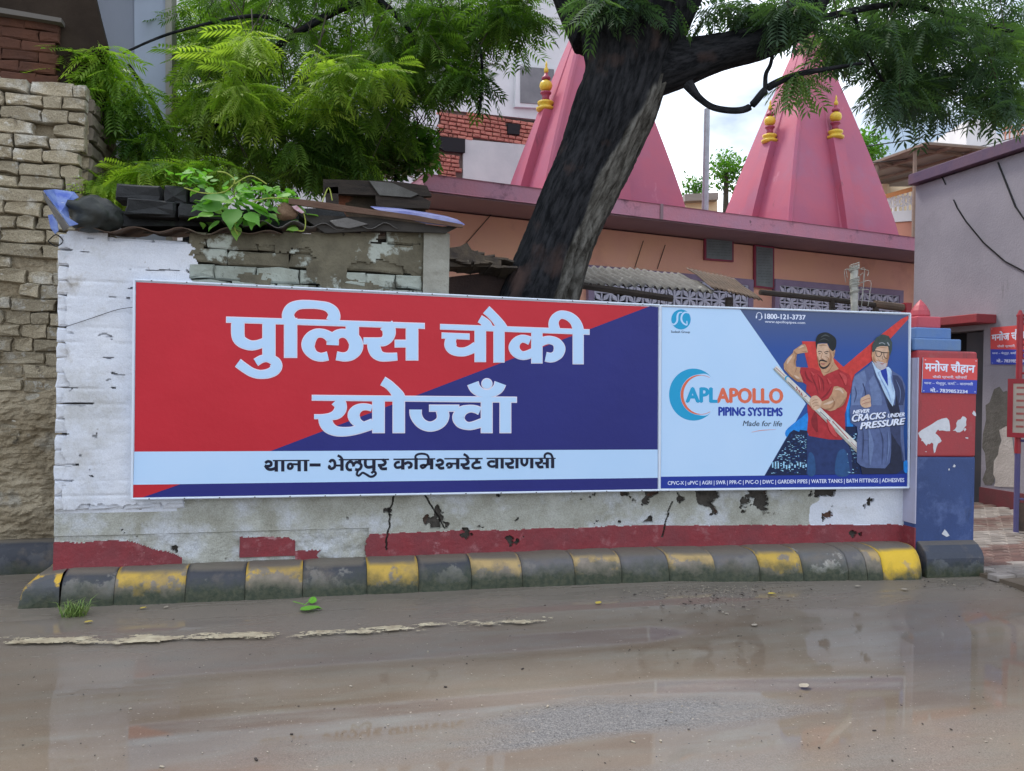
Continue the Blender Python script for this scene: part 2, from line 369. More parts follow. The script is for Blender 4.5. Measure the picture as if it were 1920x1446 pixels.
def pmesh(m, v):
    me = bpy.data.meshes.new('paver'); w_, d_ = .096, .046
    top = [(-w_ + .008, -d_ + .008, .025), (w_ - .008, -d_ + .008, .025), (w_ - .008, d_ - .008, .025), (-w_ + .008, d_ - .008, .025)]
    mid = [(-w_, -d_, .018), (w_, -d_, .018), (w_, d_, .018), (-w_, d_, .018)]; bot = [(x, y, -.025) for x, y, z in mid]
    me.from_pydata(top + mid + bot, [], [(0, 1, 2, 3)] + [(i + 4, (i + 1) % 4 + 4, (i + 1) % 4, i) for i in range(4)] + [(i + 8, (i + 1) % 4 + 8, (i + 1) % 4 + 4, i + 4) for i in range(4)])
    me.materials.append(m); return me
pm = [pmesh(MT['pav_r'], 0), pmesh(MT['pav_w'], 1)]
cnt = 0; restV = MB()
for j in range(60):
    for i in range(16):
        x = 5.62 + i * .2 + (.1 if j % 2 else 0); y = 5.0 + j * .1
        if x > 8.9: continue
        q = np.array([x, y, .03]) - CAMP; dd = q @ FW; px = CX + FPX * (q @ R2) / dd
        if px < 1800 or px > 1945: continue
        if y < 5.15 + .04 * math.sin(x * 9): continue
        band = int(math.floor((y - x * .18) / .55)) % 2
        z = .035 + RS.uniform(-.003, .003) + min(.03, max(0, (y - 5.2) * .02))
        if cnt < 300:
            o = bpy.data.objects.new('paver', pm[band]); COL.objects.link(o); o.parent = path
            o.location = (x - 7, y - 7, z); o.rotation_euler = (RS.uniform(-.012, .012), RS.uniform(-.012, .012), RS.uniform(-.01, .01)); cnt += 1
        else: restV.box((x, y, z), (.192, .092, .05))
if restV.V: tag(restV.obj('paver', MT['pav_r'], path), kind='stuff')
# ============================================================ BRICK HELPERS
def brick_meshes(m, n=8, rough=1.0, ix=.91, iz=.74):
    out = []
    for v in range(n):
        rs = np.random.RandomState(v + 31); ring = [(-.5, -.5), (0, -.5), (.5, -.5), (.5, 0), (.5, .5), (0, .5), (-.5, .5), (-.5, 0)]
        V = [];
        J = [(rs.uniform(-.03, .03) * rough, rs.uniform(-.09, .09) * rough) for _ in ring]
        for (x, z), (a, b) in zip(ring, J): V.append((x + a * .5, .5, z + b * .5))
        for (x, z), (a, b) in zip(ring, J): V.append((x + a, -.36 + rs.uniform(-.1, .1), z + b))
        for (x, z), (a, b) in zip(ring, J): V.append((x * ix + a, -.5 + rs.uniform(-.06, .06), z * iz + b))
        V.append((rs.uniform(-.1, .1), -.52 + rs.uniform(-.08, .08) * rough, rs.uniform(-.1, .1)))
        F = [(i, (i + 1) % 8, (i + 1) % 8 + 8, i + 8) for i in range(8)] + [(i + 8, (i + 1) % 8 + 8, (i + 1) % 8 + 16, i + 16) for i in range(8)] + [(i + 16, (i + 1) % 8 + 16, 24) for i in range(8)]
        me = bpy.data.meshes.new('brick'); me.from_pydata(V, [], F); me.materials.append(m); me.update(); out.append(me)
    return out
def lay(meshes, parent, origin, u, n, L_, H_, x0, x1, z0, z1, depth=.05, gap=.012, hole=.0, jit=.01, lens=None, keep=None, name='brick', cap=[300]):
    """courses of single brick objects on a vertical face: u along, n outward normal"""
    u = np.array(u, float); n = np.array(n, float); pw = world_loc(parent); z = z0; k = 0
    ang = math.atan2(u[1], u[0]); c = 0
    while z + H_ * .6 < z1:
        x = x0 - (L_ * .5 if k % 2 else 0) * RS.uniform(.8, 1.1)
        while x < x1 - .02:
            ln = L_ * (RS.choice(lens) if lens else 1) * RS.uniform(.92, 1.08); a = max(x, x0); b = min(x + ln, x1)
            if b - a > .05 and (keep is None or keep((a + b) / 2, z + H_ / 2)) and RS.rand() > hole:
                p = np.array(origin) + u * ((a + b) / 2) + np.array([0, 0, z + H_ / 2]) + n * RS.uniform(-jit, jit)
                o = bpy.data.objects.new(name, meshes[RS.randint(len(meshes))]); COL.objects.link(o); o.parent = parent
                o.location = p - pw; o.scale = (b - a - gap, depth, H_ - gap * RS.uniform(.8, 1.5)); o.rotation_euler = (0, RS.uniform(-.012, .012), ang + RS.uniform(-.015, .015)); c += 1
            x += ln
        z += H_; k += 1
    return c
def relief(name, o0, u, n, x0, x1, z0, z1, step, hfun, mfun, mats, parent, zs=None, smooth=True):
    u = np.array(u, float); n = np.array(n, float); o0 = np.array(o0, float)
    nx_ = max(2, int((x1 - x0) / step)); nz_ = max(2, int((z1 - z0) / (zs or step)))
    V = []; F = []; MI = []
    for j in range(nz_ + 1):
        for i in range(nx_ + 1):
            x = x0 + (x1 - x0) * i / nx_; z = z0 + (z1 - z0) * j / nz_
            V.append(o0 + u * x + np.array([0, 0, z]) + n * hfun(x, z))
    for j in range(nz_):
        for i in range(nx_):
            a = j * (nx_ + 1) + i; x = x0 + (x1 - x0) * (i + .5) / nx_; z = z0 + (z1 - z0) * (j + .5) / nz_
            mi = mfun(x, z)
            if mi is None: continue
            F.append((a, a + 1, a + nx_ + 2, a + nx_ + 1)); MI.append(mi)
    return new_mesh(name, V, F, None, parent=parent, smooth=smooth, mats=mats, mi=MI)

# ============================================================ POLICE POST WALL
MT['white'] = mat('bluish_whitewash', (.62, .66, .75), (.70, .73, .80), 3, .85, .35, 45,
    patches=[((.50, .51, .52), 1.9, .52, .16), ((.40, .38, .35), 3.1, .60, .14), ((.12, .115, .11), 9, .70, .03, (.7, .7, 2.2)), ((.35, .33, .32), 20, .66, .06)], fine=.25)
MT['oldplaster'] = mat('weathered_cream_plaster', (.47, .48, .44), (.33, .33, .28), 5, .9, .55, 35,
    patches=[((.55, .58, .62), 2.2, .50, .12), ((.09, .085, .07), 7, .66, .05), ((.30, .17, .07), 3.5, .70, .04)], fine=.55)
MT['redband'] = mat('dark_red_band_paint', (.26, .035, .045), (.20, .04, .05), 5, .55, .3, 35,
    patches=[((.36, .17, .18), 4.5, .64, .05), ((.20, .16, .15), 3, .68, .1), ((.5, .42, .4), 40, .70, .02), ((.30, .10, .11), 9, .58, .1)], fine=.4)
MT['darkbrick'] = mat('exposed_damp_brick', (.13, .065, .045), (.075, .065, .055), 6, .95, .9, 30, patches=[((.30, .10, .06), 5, .62, .04)])
MT['grime'] = mat('mossy_block', (.105, .095, .068), (.17, .155, .11), 6, .95, .7, 30, patches=[((.42, .46, .42), 3.4, .56, .05), ((.04, .038, .03), 10, .66, .05)])
MT['grime2'] = mat('painted_block', (.36, .40, .36), (.26, .28, .24), 8, .95, .6, 30, patches=[((.10, .10, .08), 4.5, .56, .06), ((.04, .038, .03), 12, .64, .05)], rand=.1)
MT['core'] = mat('dark_mortar', (.09, .08, .07), (.05, .045, .04), 12, .95, .6, 40)
MT['greyplaster'] = mat('grey_cement_plaster', (.34, .34, .30), (.25, .245, .21), 5, .92, .8, 26, patches=[((.08, .075, .06), 9, .67, .04, (.6, .6, 2))])
wall = thing('compound_wall', (1.8, 6.05, 0), 'low whitewashed wall with red base band behind the police signboard, peeling plaster', 'wall')
# solid cores
mb = MB(); mb.prism([(-1.67, 6.05, 0), (1.01, 6.05, 0), (1.01, 6.05, 2.70), (-1.67, 6.05, 2.50)], (0, .24, 0)); mb.obj('wall_core', MT['core'], wall)
a0 = np.array([2.8, 6.03, 0]); a1 = np.array([5.25, 5.84, 0])
mb = MB(); mb.prism([(1.0, 6.06, 0), (2.8, 6.06, 0), (5.32, 5.70, 0), (5.32, 5.95, 0), (2.8, 6.26, 0), (1.0, 6.26, 0)], (0, 0, 2.0)); mb.obj('wall_core', MT['core'], wall)
# whitewashed brickwork at the left end
WB = brick_meshes(MT['white'], 8)
for me in WB: pass
n_l = lay(WB, wall, (-1.68, 5.995, 0), (1, 0, 0), (0, -1, 0), .235, .1065, -.012, .83, .62, 2.52, depth=.07, gap=.003, jit=.001, name='brick')
# (thin limewash skin over most of those bricks, broken where the joints have opened)
def h_left(x, z):
    row = (z - .62) / .1065; fr = abs(row - round(row)); g = math.exp(-(fr / .10) ** 2)
    return .012 + .007 * fbm((x, z, 0), 5, 4) - .007 * g * (.15 + max(0, fbm((x, z * 2, 3), 3, 3)) * 1.2) - max(0, .09 - x) * .28 * (fbm((0, round(row) * 3.3, 1), 2, 2) * .5 + .5)
def m_left(x, z):
    e = fbm((x * .6, z * 3.2, 7), 6, 4); row = (z - .62) / .1065; fr = abs(row - round(row))
    if x < .05 + .05 * fbm((3, z, 0), 9, 2): return None
    if x > .84 + .16 * fbm((x * .8, z * 1.6, 8), 3.5, 5) or (x > .3 and z > 2.50 + x * .02): return None
    if z < .66 + .05 * fbm((x, 0, 3), 4, 4) + .02 * fbm((x, z, 3), 14, 3): return None
    if fr < .10 and e > .52 - max(0, .16 - x) * 3.2: return None
    if fbm((x * .8, z * 1.6, 2), 9, 4) > .80: return None
    return 0
relief('limewash', (-1.68, 5.955, 0), (1, 0, 0), (0, -1, 0), -.004, 1.10, .56, 2.56, .008, h_left, m_left, [MT['white']], wall)
# rough blocks above the sign
BL1 = brick_meshes(MT['grime'], 6); BL2 = brick_meshes(MT['grime2'], 6)
lay(BL2, wall, (-.85, 5.99, 0), (1, 0, 0), (0, -1, 0), .30, .112, 0, 1.68, 2.16, 2.385, depth=.09, gap=.006, jit=.006, lens=[1, 1, .7])
lay(BL1, wall, (-.85, 5.99, 0), (1, 0, 0), (0, -1, 0), .34, .115, 0, 1.68, 2.385, 2.76, depth=.09, gap=.006, jit=.006, lens=[1, 1.2, .8], keep=lambda x, z: z < 2.575 + x * .075)
def h_up(x, z): return .006 + .016 * fbm((x, z, 4), 3.4, 5)
relief('render_coat', (-.85, 5.945, 0), (1, 0, 0), (0, -1, 0), 0, 1.70, 2.14, 2.73, .014, h_up, lambda x, z: 0 if z < 2.59 + x * .075 and fbm((x * .7, z * 1.5, 9), 3.2, 5) + (z - 2.4) * 1.2 > .02 else None, [MT['grime']], wall)
relief('end_pier', (.83, 5.915, 0), (1, 0, 0), (0, -1, 0), 0, .205, 1.9, 2.72, .012, lambda x, z: .012 * fbm((x, z * 1.5, 4), 7, 4) - max(0, x - .18) * (1 + fbm((0, z, 0), 8, 3)) * .8, lambda x, z: 0, [MT['greyplaster']], wall)
mb = MB().box((.935, 6.0, 2.27), (.195, .16, .88)); mb.obj('end_pier_core', MT['greyplaster'], wall)
# lower strip: plaster, peeled holes, red band
def bandtop(x): return .40 + .010 * fbm((x, 0, 0), 3, 3) + .0
def inband(x, z):
    if z > bandtop(x) + .008 * fbm((x, z, 0), 14, 3): return False
    if x < -.86:   # torn top edge at the left
        return z < .41 - max(0, (x + 1.25)) * .36 + .012 * fbm((x, 0, 5), 8, 3)
    if -.86 <= x < -.47: return z < .245 and False
    if -.47 <= x < -.08: return z < .44 - max(0, x + .22) * .55 + .015 * fbm((x, z, 5), 9, 3) and z > .25
    if -.08 <= x < .28: return z < .29 + .02 * fbm((x, z, 5), 9, 3) and x < .1 + .05 * fbm((0, z, 0), 9, 2)
    return x > .46 or (x > .44 + .03 * fbm((0, z, 3), 12, 3))
def ishole(x, z):
    if z < .425: return fbm((x, z, 21), 4, 5) > .70
    v = fbm((x, z, 11), 5.5, 5)
    if x > 2.5: v += .30 * min(1, (x - 2.5) / .6) * (1 if x < 4.55 else .25) * max(0, (z - .53) / .14) + (-.35 if x > 4.75 else 0)
    return v > (.42 if x > 2.5 else .66)
def h_low(x, z):
    h = .012 + .006 * fbm((x, z, 2), 4, 5)
    if inband(x, z): h += .005
    elif x < .46 and z < .44: h -= .012 - .012 * fbm((x, z, 6), 10, 4)
    if ishole(x, z): h -= .028 - .008 * fbm((x, z, 1), 20, 3)
    for cx_, sl, a_, b_ in ((.62, .02, .27, .80), (1.0, -.12, .42, .80), (2.95, .05, .3, .6)):
        if a_ < z < b_ and abs(x - cx_ - sl * (z - .5) / .2 - .02 * fbm((0, z, cx_), 9, 3)) < .006: h -= .02
    return h
def m_low(x, z):
    for cx_, sl, a_, b_ in ((.62, .02, .27, .80), (1.0, -.12, .42, .80), (2.95, .05, .3, .6)):
        if a_ < z < b_ and abs(x - cx_ - sl * (z - .5) / .2 - .02 * fbm((0, z, cx_), 9, 3)) < .006: return 3
    if ishole(x, z): return 3 if fbm((x, z, 2), 5, 2) < .35 else 4
    if inband(x, z): return 2
    if z > .60 and x < -.9: return 0
    if x > 4.2 + .2 * fbm((x, z, 0), 3, 3): return 0
    return 1
MS = [MT['white'], MT['oldplaster'], MT['redband'], MT['core'], MT['darkbrick']]
relief('plaster_coat', (0, 5.99, 0), (1, 0, 0), (0, -1, 0), -1.69, 2.8, .20, .84, .0058, h_low, m_low, MS, wall, smooth=False)
ub = np.array([2.25, -.32, 0]); ub /= np.linalg.norm(ub); nb = np.array([ub[1], -ub[0], 0])
relief('plaster_coat', (2.8, 5.99, 0), ub, nb, 0, 2.40, .20, .84, .0058, lambda x, z: h_low(x + 2.8, z), lambda x, z: m_low(x + 2.8, z), MS, wall, smooth=False)
# return beside the gate pillar
MT['lilac'] = mat('lilac_wall_paint', (.44, .42, .50), (.36, .34, .41), 2.5, .8, .25, 40, patches=[((.25, .24, .26), 1.5, .6, .2)])

# ============================================================ SIGNBOARDS
def flat(name, c, rough=.45, spec=.22):
    if name.startswith('printed_'): return mat(name, tuple(q * .80 for q in c), tuple(min(1, q * 1.16) for q in c), 22, rough=rough, spec=spec, lo=.3, hi=.7)
    return mat(name, c, None, rough=rough, spec=spec)
RED = mat('glossy_red_vinyl', (.54, .020, .036), (.50, .018, .032), 1.5, .40, .35, 2.2, spec=.3)
BLU = mat('glossy_navy_vinyl', (.020, .024, .175), (.022, .027, .195), 1.5, .40, .35, 2.2, spec=.28)
WHT = mat('glossy_white_vinyl', (.47, .68, .95), (.50, .70, .96), 1.5, .42, .02, 3, spec=.25)  # white vinyl; the bluish tint of the skylight is put into its colour
EDGE = flat('white_letter_edge', (.80, .76, .90)); INK = flat('black_ink', (.012, .014, .035)); FRM = flat('white_frame_metal', (.66, .74, .86), .3)
TEAL = flat('teal_ink', (.02, .34, .62)); ORG = flat('orange_ink', (.72, .16, .09)); NAVY = flat('navy_ink', (.02, .05, .36)); DGR = flat('dark_grey_ink', (.05, .08, .14))
PW = flat('white_ink', (.74, .80, .96))
# plane functions: traced print goes back onto its board
YA = 5.88
def PA(x, y, off=0):
    p = onpl(x, y, (0, YA), (1, 0)); return p + np.array([0, -off, 0])
B0 = PA(1237, 740); B0 = np.array([B0[0], YA, 0]); B1 = onpl(1706, 740, (0, 5.585), (1, 0)); B1 = np.array([B1[0], 5.585, 0])
dB = (B1 - B0) / np.linalg.norm(B1 - B0); nB = np.array([dB[1], -dB[0], 0])
def PB(x, y, off=0): return onpl(x, y, B0, dB) + nB * off
def catmull(P, closed=False, n=6):
    P = [np.array(p, float) for p in P]; N = len(P); out = []
    rng = range(N) if closed else range(N - 1)
    for i in rng:
        p0 = P[(i - 1) % N] if (closed or i > 0) else P[0]; p1 = P[i % N]; p2 = P[(i + 1) % N]; p3 = P[(i + 2) % N] if (closed or i + 2 < N) else P[-1]
        for k in range(n):
            t = k / n; out.append(.5 * ((2 * p1) + (-p0 + p2) * t + (2 * p0 - 5 * p1 + 4 * p2 - p3) * t * t + (-p0 + 3 * p1 - 3 * p2 + p3) * t ** 3))
    if not closed: out.append(P[-1])
    return out
def stroke_poly(pts, wd, n=6):
    """outline strips of a stroke with varying width, returns list of quads (2-D)"""
    if np.isscalar(wd): wd = [wd] * len(pts)
    C = catmull([(p[0], p[1], w_) for p, w_ in zip(pts, wd)], n=n); Lf = []; Rt = []
    for i, c in enumerate(C):
        t = C[min(i + 1, len(C) - 1)][:2] - C[max(i - 1, 0)][:2]; t = t / (np.linalg.norm(t) + 1e-9); nn = np.array([-t[1], t[0]])
        Lf.append(c[:2] + nn * c[2] / 2); Rt.append(c[:2] - nn * c[2] / 2)
    return Lf, Rt
LAY = [0]
class Print:
    """flat print on a board; every stroke sits a hair above the one before"""
    def __init__(s, P, base, sc=1.0, ox=0, oy=0): s.P = P; s.mb = MB(); s.b = base; s.sc = sc; s.ox = ox; s.oy = oy; s.k = 0
    def at(s, sc, ox, oy): s.sc = sc; s.ox = ox; s.oy = oy; return s
    def _p(s, q, off): return s.P(q[0] / s.sc + s.ox, q[1] / s.sc + s.oy, off)
    def _o(s): s.k += 1; return s.b + s.k * 2.0e-5
    def poly(s, pts, sm=False):
        o = s._o(); pts = catmull(pts, True, 4) if sm else pts
        tr = tessellate_polygon([[Vector((p[0], p[1], 0)) for p in pts]]); s.mb.add([s._p(p, o) for p in pts], [tuple(t) for t in tr]); return s
    def rect(s, x0, y0, x1, y1, y0b=None, y1b=None):
        y0b = y0 if y0b is None else y0b; y1b = y1 if y1b is None else y1b
        return s.poly([(x0, y0), (x1, y0b), (x1, y1b), (x0, y1)])
    def st(s, pts, wd, n=6):
        o = s._o(); Lf, Rt = stroke_poly(pts, wd, n); V = [s._p(p, o) for p in Lf] + [s._p(p, o) for p in Rt]; N = len(Lf)
        s.mb.add(V, [(i, i + 1, i + 1 + N, i + N) for i in range(N - 1)]); return s
    def dot(s, cx, cy, r, r2=None):
        return s.poly([(cx + r * math.cos(a), cy + (r2 or r) * math.sin(a)) for a in np.linspace(0, 2 * math.pi, 24, endpoint=False)])
    def obj(s, name, m, parent): return s.mb.obj(name, m, parent)
_tc = {}
def text_geo(txt, res=3):
    if txt in _tc: return _tc[txt]
    c = bpy.data.curves.new('tmp', 'FONT'); c.body = txt; c.resolution_u = res; o = bpy.data.objects.new('tmp', c); COL.objects.link(o)
    dg = bpy.context.evaluated_depsgraph_get(); me = bpy.data.meshes.new_from_object(o.evaluated_get(dg))
    V = np.array([v.co[:] for v in me.vertices]); F = [tuple(p.vertices) for p in me.polygons]
    bpy.data.objects.remove(o); bpy.data.curves.remove(c); bpy.data.meshes.remove(me); _tc[txt] = (V, F); return V, F
def fit_text(pr, txt, TL, TR, BR, BL, bold=0.0, slant=0.0, ext=None):
    """text stretched into the quad its photograph shows; bold = stroke shift in em"""
    V, F = text_geo(txt); V = V.copy(); V[:, 0] += V[:, 1] * slant
    x0, x1 = V[:, 0].min(), V[:, 0].max(); y0, y1 = V[:, 1].min(), V[:, 1].max()
    TL, TR, BR, BL = [np.array(q, float) for q in (TL, TR, BR, BL)]
    sh = [(0, 0)] + ([(bold, 0), (-bold, 0), (0, bold * .6), (0, -bold * .6)] if bold else [])
    for dx, dy in sh:
        u = np.clip((V[:, 0] + dx - x0) / (x1 - x0), -.05, 1.05); v = np.clip((y1 - V[:, 1] - dy) / (y1 - y0), -.05, 1.05); o = pr._o()
        pts = [pr.P(*((TL * (1 - a) + TR * a) * (1 - b) + (BL * (1 - a) + BR * a) * b), o) for a, b in zip(u, v)]
        pr.mb.add(pts, F)
def frame_strip(name, P, c, wpx, thick, m, parent):
    mb = MB()
    n = len(c)
    for i in range(n):
        a = P(*c[i], 0); b = P(*c[(i + 1) % n], 0); mb.tube([a, b], wpx, 4)
    return mb.obj(name, m, parent)

sA = thing('signboard', (0.8, YA, 1.4), 'long red and navy police post signboard with large white Hindi lettering', 'signboard')
cA = [(252, 525), (1237, 572.5), (1235.5, 919), (247.5, 935.5)]
def slab(P, c, thick, name, m, parent, off=0):
    f = [P(*q, off) for q in c]; nrm = P(*c[0], 1) - P(*c[0], 0); mb = MB(); mb.prism(f, -nrm * thick); return mb.obj(name, m, parent)
slab(PA, cA, .06, 'backing_box', FRM, sA, -.002)
# colour fields, each its own film of vinyl
pr = Print(PA, .001); pr.poly([(255, 529), (1234, 576), (1233, 843), (252, 847)]); pr.obj('red_panel', RED, sA)
pr = Print(PA, .002); pr.poly([(1219, 574), (1234, 576), (1233, 843), (507, 846)]); pr.obj('navy_panel', BLU, sA)
pr = Print(PA, .002); pr.poly([(252, 847), (1233, 843), (1233, 896), (250, 909)]); pr.obj('white_strip', WHT, sA)
pr = Print(PA, .0015); pr.poly([(250, 909), (1233, 896), (1233, 917), (249.5, 933)]); pr.obj('navy_strip', BLU, sA)
pr = Print(PA, .0025); pr.poly([(250, 909), (338, 908), (268, 932.6), (249.5, 933)]); pr.obj('red_corner', RED, sA)
mbf = MB()
for a, b in zip(cA, cA[1:] + cA[:1]): mbf.tube([PA(*a, .004), PA(*b, .004)], .0085, 6)
mbf.obj('frame', FRM, sA)

def big_text(pr, e=0):
    """the two big lines; e widens every stroke (used once for the pale outline)"""
    p = pr
    def S(pts, w_): 
        w_ = [w_] * len(pts) if np.isscalar(w_) else w_
        p.st(pts, [q + e * 2 for q in w_])
    def Rr(x0, y0, x1, y1, y0b=None, y1b=None):
        y0b = y0 if y0b is None else y0b; y1b = y1 if y1b is None else y1b
        p.poly([(x0 - e, y0 - e), (x1 + e, y0b - e), (x1 + e, y1b + e), (x0 - e, y1 + e)])
    p.at(9.04, 420, 555)
    BX = 1627
    Rr(42, 356, 1770 + BX, 450, 465, 555)
    S([(237, 420), (237, 660), (290, 770), (430, 835), (560, 830), (700, 780)], [215, 215, 190, 165, 150, 140])
    Rr(655, 400, 868, 1050)
    S([(540, 1128), (640, 1070), (740, 1060), (850, 1100), (885, 1180), (850, 1265), (740, 1318), (600, 1330), (470, 1295), (350, 1220), (235, 1135)], [130, 125, 120, 160, 200, 175, 150, 142, 146, 150, 152])
    Rr(1022, 380, 1236, 1046)
    S([(1110, 430), (1085, 320), (1140, 215), (1260, 155), (1430, 145), (1627, 158), (1757, 190), (1842, 260), (1867, 340), (1842, 430)], [215, 195, 185, 150, 138, 132, 150, 180, 200, 215])
    S([(1762, 1018), (1640, 1040), (1520, 1000), (1440, 900), (1430, 800), (1480, 700), (1560, 640), (1650, 632), (1740, 660), (1835, 740), (1840, 835)], [145, 140, 155, 200, 220, 195, 155, 142, 150, 190, 195])
    S([(1838, 760), (1895, 672), (1985, 634), (2080, 645), (2170, 700), (2235, 800), (2225, 910), (2150, 1000), (2040, 1035), (1905, 1015)], [190, 155, 142, 150, 200, 228, 225, 180, 145, 140])
    Rr(440 + BX, 440, 655 + BX, 720)
    S([(BX + 1120, 490), (BX + 1165, 560), (BX + 1170, 640), (BX + 1140, 720), (BX + 1060, 775), (BX + 900, 765), (BX + 735, 762)], [240, 215, 210, 180, 150, 112, 106])
    S([(BX + 910, 770), (BX + 915, 870), (BX + 950, 960), (BX + 1020, 1020), (BX + 1130, 1038), (BX + 1310, 1028)], [210, 210, 200, 165, 138, 125])
    Rr(1270 + BX, 748, 1480 + BX, 870); Rr(1458 + BX, 500, 1660 + BX, 1090)
    p.at(12.053, 820, 565)
    DX = 1687
    Rr(65, 518, 1745 + DX, 635, 640, 755)
    Rr(100, 712, 722, 838, 735, 868)
    S([(345, 790), (298, 890), (297, 1000), (345, 1090), (450, 1140), (600, 1145), (740, 1100), (880, 1020)], [200, 240, 265, 225, 195, 192, 195, 215])
    Rr(843, 560, 1093, 1370); Rr(1270, 600, 1513, 1382)
    S([(955, 398), (1040, 450), (1110, 530), (1140, 610)], [172, 178, 215, 230])
    S([(1102, 192), (1220, 300), (1340, 430), (1435, 560), (1470, 640)], [205, 192, 200, 225, 240])
    S([(DX + 405, 895), (DX + 300, 855), (DX + 200, 852), (DX + 95, 920), (DX + 45, 1040), (DX + 92, 1150), (DX + 200, 1222), (DX + 320, 1220), (DX + 480, 1160)], [185, 172, 172, 200, 240, 220, 190, 188, 200])
    Rr(DX + 436, 650, DX + 682, 1402)
    S([(DX + 640, 925), (DX + 780, 880), (DX + 900, 885), (DX + 1010, 940), (DX + 1070, 1060), (DX + 1040, 1180), (DX + 960, 1250), (DX + 870, 1275), (DX + 757, 1255)], [195, 178, 182, 205, 255, 240, 215, 210, 208])
    Rr(DX + 1372, 650, DX + 1612, 1420)
    S([(DX + 965, 650), (DX + 935, 510), (DX + 975, 390), (DX + 1070, 315), (DX + 1180, 310), (DX + 1310, 360), (DX + 1420, 460), (DX + 1480, 590), (DX + 1492, 690)], [235, 220, 200, 182, 182, 200, 220, 240, 240])
    p.at(9.6, 580, 705)
    FX = 1824
    Rr(50, 346, FX + 1905, 440, 380, 478)
    S([(490, 430), (555, 510), (558, 600), (500, 680), (400, 725), (250, 733), (85, 733)], [230, 215, 210, 185, 135, 84, 78])
    S([(285, 735), (300, 840), (360, 930), (470, 990), (620, 1005), (800, 985), (960, 930), (1150, 860)], [238, 238, 215, 175, 160, 150, 175, 185])
    S([(1125, 580), (1030, 558), (930, 565), (840, 620), (798, 710), (840, 810), (920, 865), (1020, 880), (1150, 845)], [110, 112, 130, 180, 210, 180, 130, 105, 115])
    Rr(1136, 400, 1352, 1025); Rr(1502, 400, 1715, 1025)
    S([(1320, 90), (1430, 160), (1530, 260), (1600, 360), (1618, 440)], [165, 160, 175, 215, 220])
    S([(FX + 88, 605), (FX + 92, 700), (FX + 140, 800), (FX + 220, 875), (FX + 340, 912), (FX + 460, 885), (FX + 550, 815), (FX + 582, 720), (FX + 562, 620)], [215, 208, 190, 178, 172, 182, 200, 215, 215])
    Rr(FX + 335, 522, FX + 868, 640)
    S([(FX + 1245, 632), (FX + 1160, 598), (FX + 1050, 590), (FX + 925, 635), (FX + 860, 740), (FX + 900, 840), (FX + 1000, 896), (FX + 1110, 895), (FX + 1290, 838)], [140, 132, 130, 180, 215, 190, 140, 138, 155])
    Rr(FX + 1265, 400, FX + 1468, 1025); Rr(FX + 1602, 400, FX + 1803, 1025)
    S([(FX + 1118, 130), (FX + 1160, 225), (FX + 1260, 298), (FX + 1370, 315), (FX + 1470, 298), (FX + 1570, 225), (FX + 1612, 130)], [205, 190, 162, 135, 160, 190, 208])
    Rr(FX + 1285, 300, FX + 1455, 400); p.dot(FX + 1370, 140, 95 + e)
pr = Print(PA, .0032); big_text(pr, 7); pr.obj('letter_outline', EDGE, sA)
pr = Print(PA, .0050); big_text(pr, -7); pr.obj('lettering', WHT, sA)
p = Print(PA, .0035).at(6.857, 490, 845); S = p.st; Rr = p.rect; HX = 1920
Rr(148, 120, 618, 137, 117, 134); S([(50, 160), (85, 138), (122, 150), (125, 185), (90, 200), (45, 195)], 36); S([(50, 190), (80, 232), (130, 242), (190, 222)], 38)
Rr(170, 120, 214, 270); Rr(255, 120, 297, 268); S([(345, 215), (350, 180), (385, 172), (400, 205), (380, 230), (350, 228), (345, 205)], 34); Rr(380, 162, 480, 188)
Rr(465, 118, 508, 266); Rr(548, 118, 592, 265); Rr(620, 164, 762, 204)
Rr(995, 108, 1642, 126, 104, 122)
S([(880, 152), (895, 127), (930, 128), (945, 160), (940, 212), (900, 232), (872, 215), (885, 190)], 36); Rr(940, 178, 1025, 204); Rr(1015, 105, 1058, 258); S([(982, 60), (1022, 86), (1045, 122)], 32)
S([(1165, 245), (1120, 245), (1098, 205), (1108, 165), (1140, 142), (1172, 158), (1188, 205)], 36); S([(1185, 178), (1215, 150), (1255, 155), (1285, 190), (1272, 230), (1240, 246), (1205, 240)], 36); Rr(1243, 110, 1285, 175)
S([(1250, 245), (1232, 280), (1228, 308), (1252, 322), (1280, 300), (1305, 284), (1350, 305), (1400, 335), (1440, 330)], 28)
S([(1338, 118), (1338, 185), (1368, 214), (1430, 206)], 38); Rr(1425, 110, 1468, 256); S([(1415, 292), (1435, 272), (1462, 276), (1470, 300), (1440, 328), (1395, 332), (1350, 305)], 30)
S([(1560, 112), (1592, 148), (1572, 182), (1498, 190)], 38); S([(1525, 185), (1545, 230), (1615, 232)], 38)
Rr(1698, 103, HX + 315, 122, 97, 115)
S([(1780, 145), (1735, 155), (1718, 188), (1742, 218), (1805, 208)], 34); Rr(1797, 105, 1840, 243); S([(1838, 172), (1885, 152), (1925, 170), (1922, 205), (1885, 222)], 36)
H = HX
Rr(H + 48, 95, H + 90, 241); S([(H + 66, 112), (H + 62, 72), (H + 95, 46), (H + 150, 40), (H + 205, 52), (H + 228, 82), (H + 228, 110)], 27)
Rr(H + 205, 105, H + 245, 175); S([(H + 225, 150), (H + 205, 185), (H + 160, 185), (H + 130, 198), (H + 148, 222), (H + 180, 210), (H + 195, 185)], 30); Rr(H + 200, 165, H + 270, 190); Rr(H + 247, 100, H + 290, 240)
S([(H + 335, 138), (H + 375, 118), (H + 410, 140), (H + 395, 175), (H + 318, 188)], 36); S([(H + 350, 188), (H + 378, 225), (H + 430, 222)], 36)
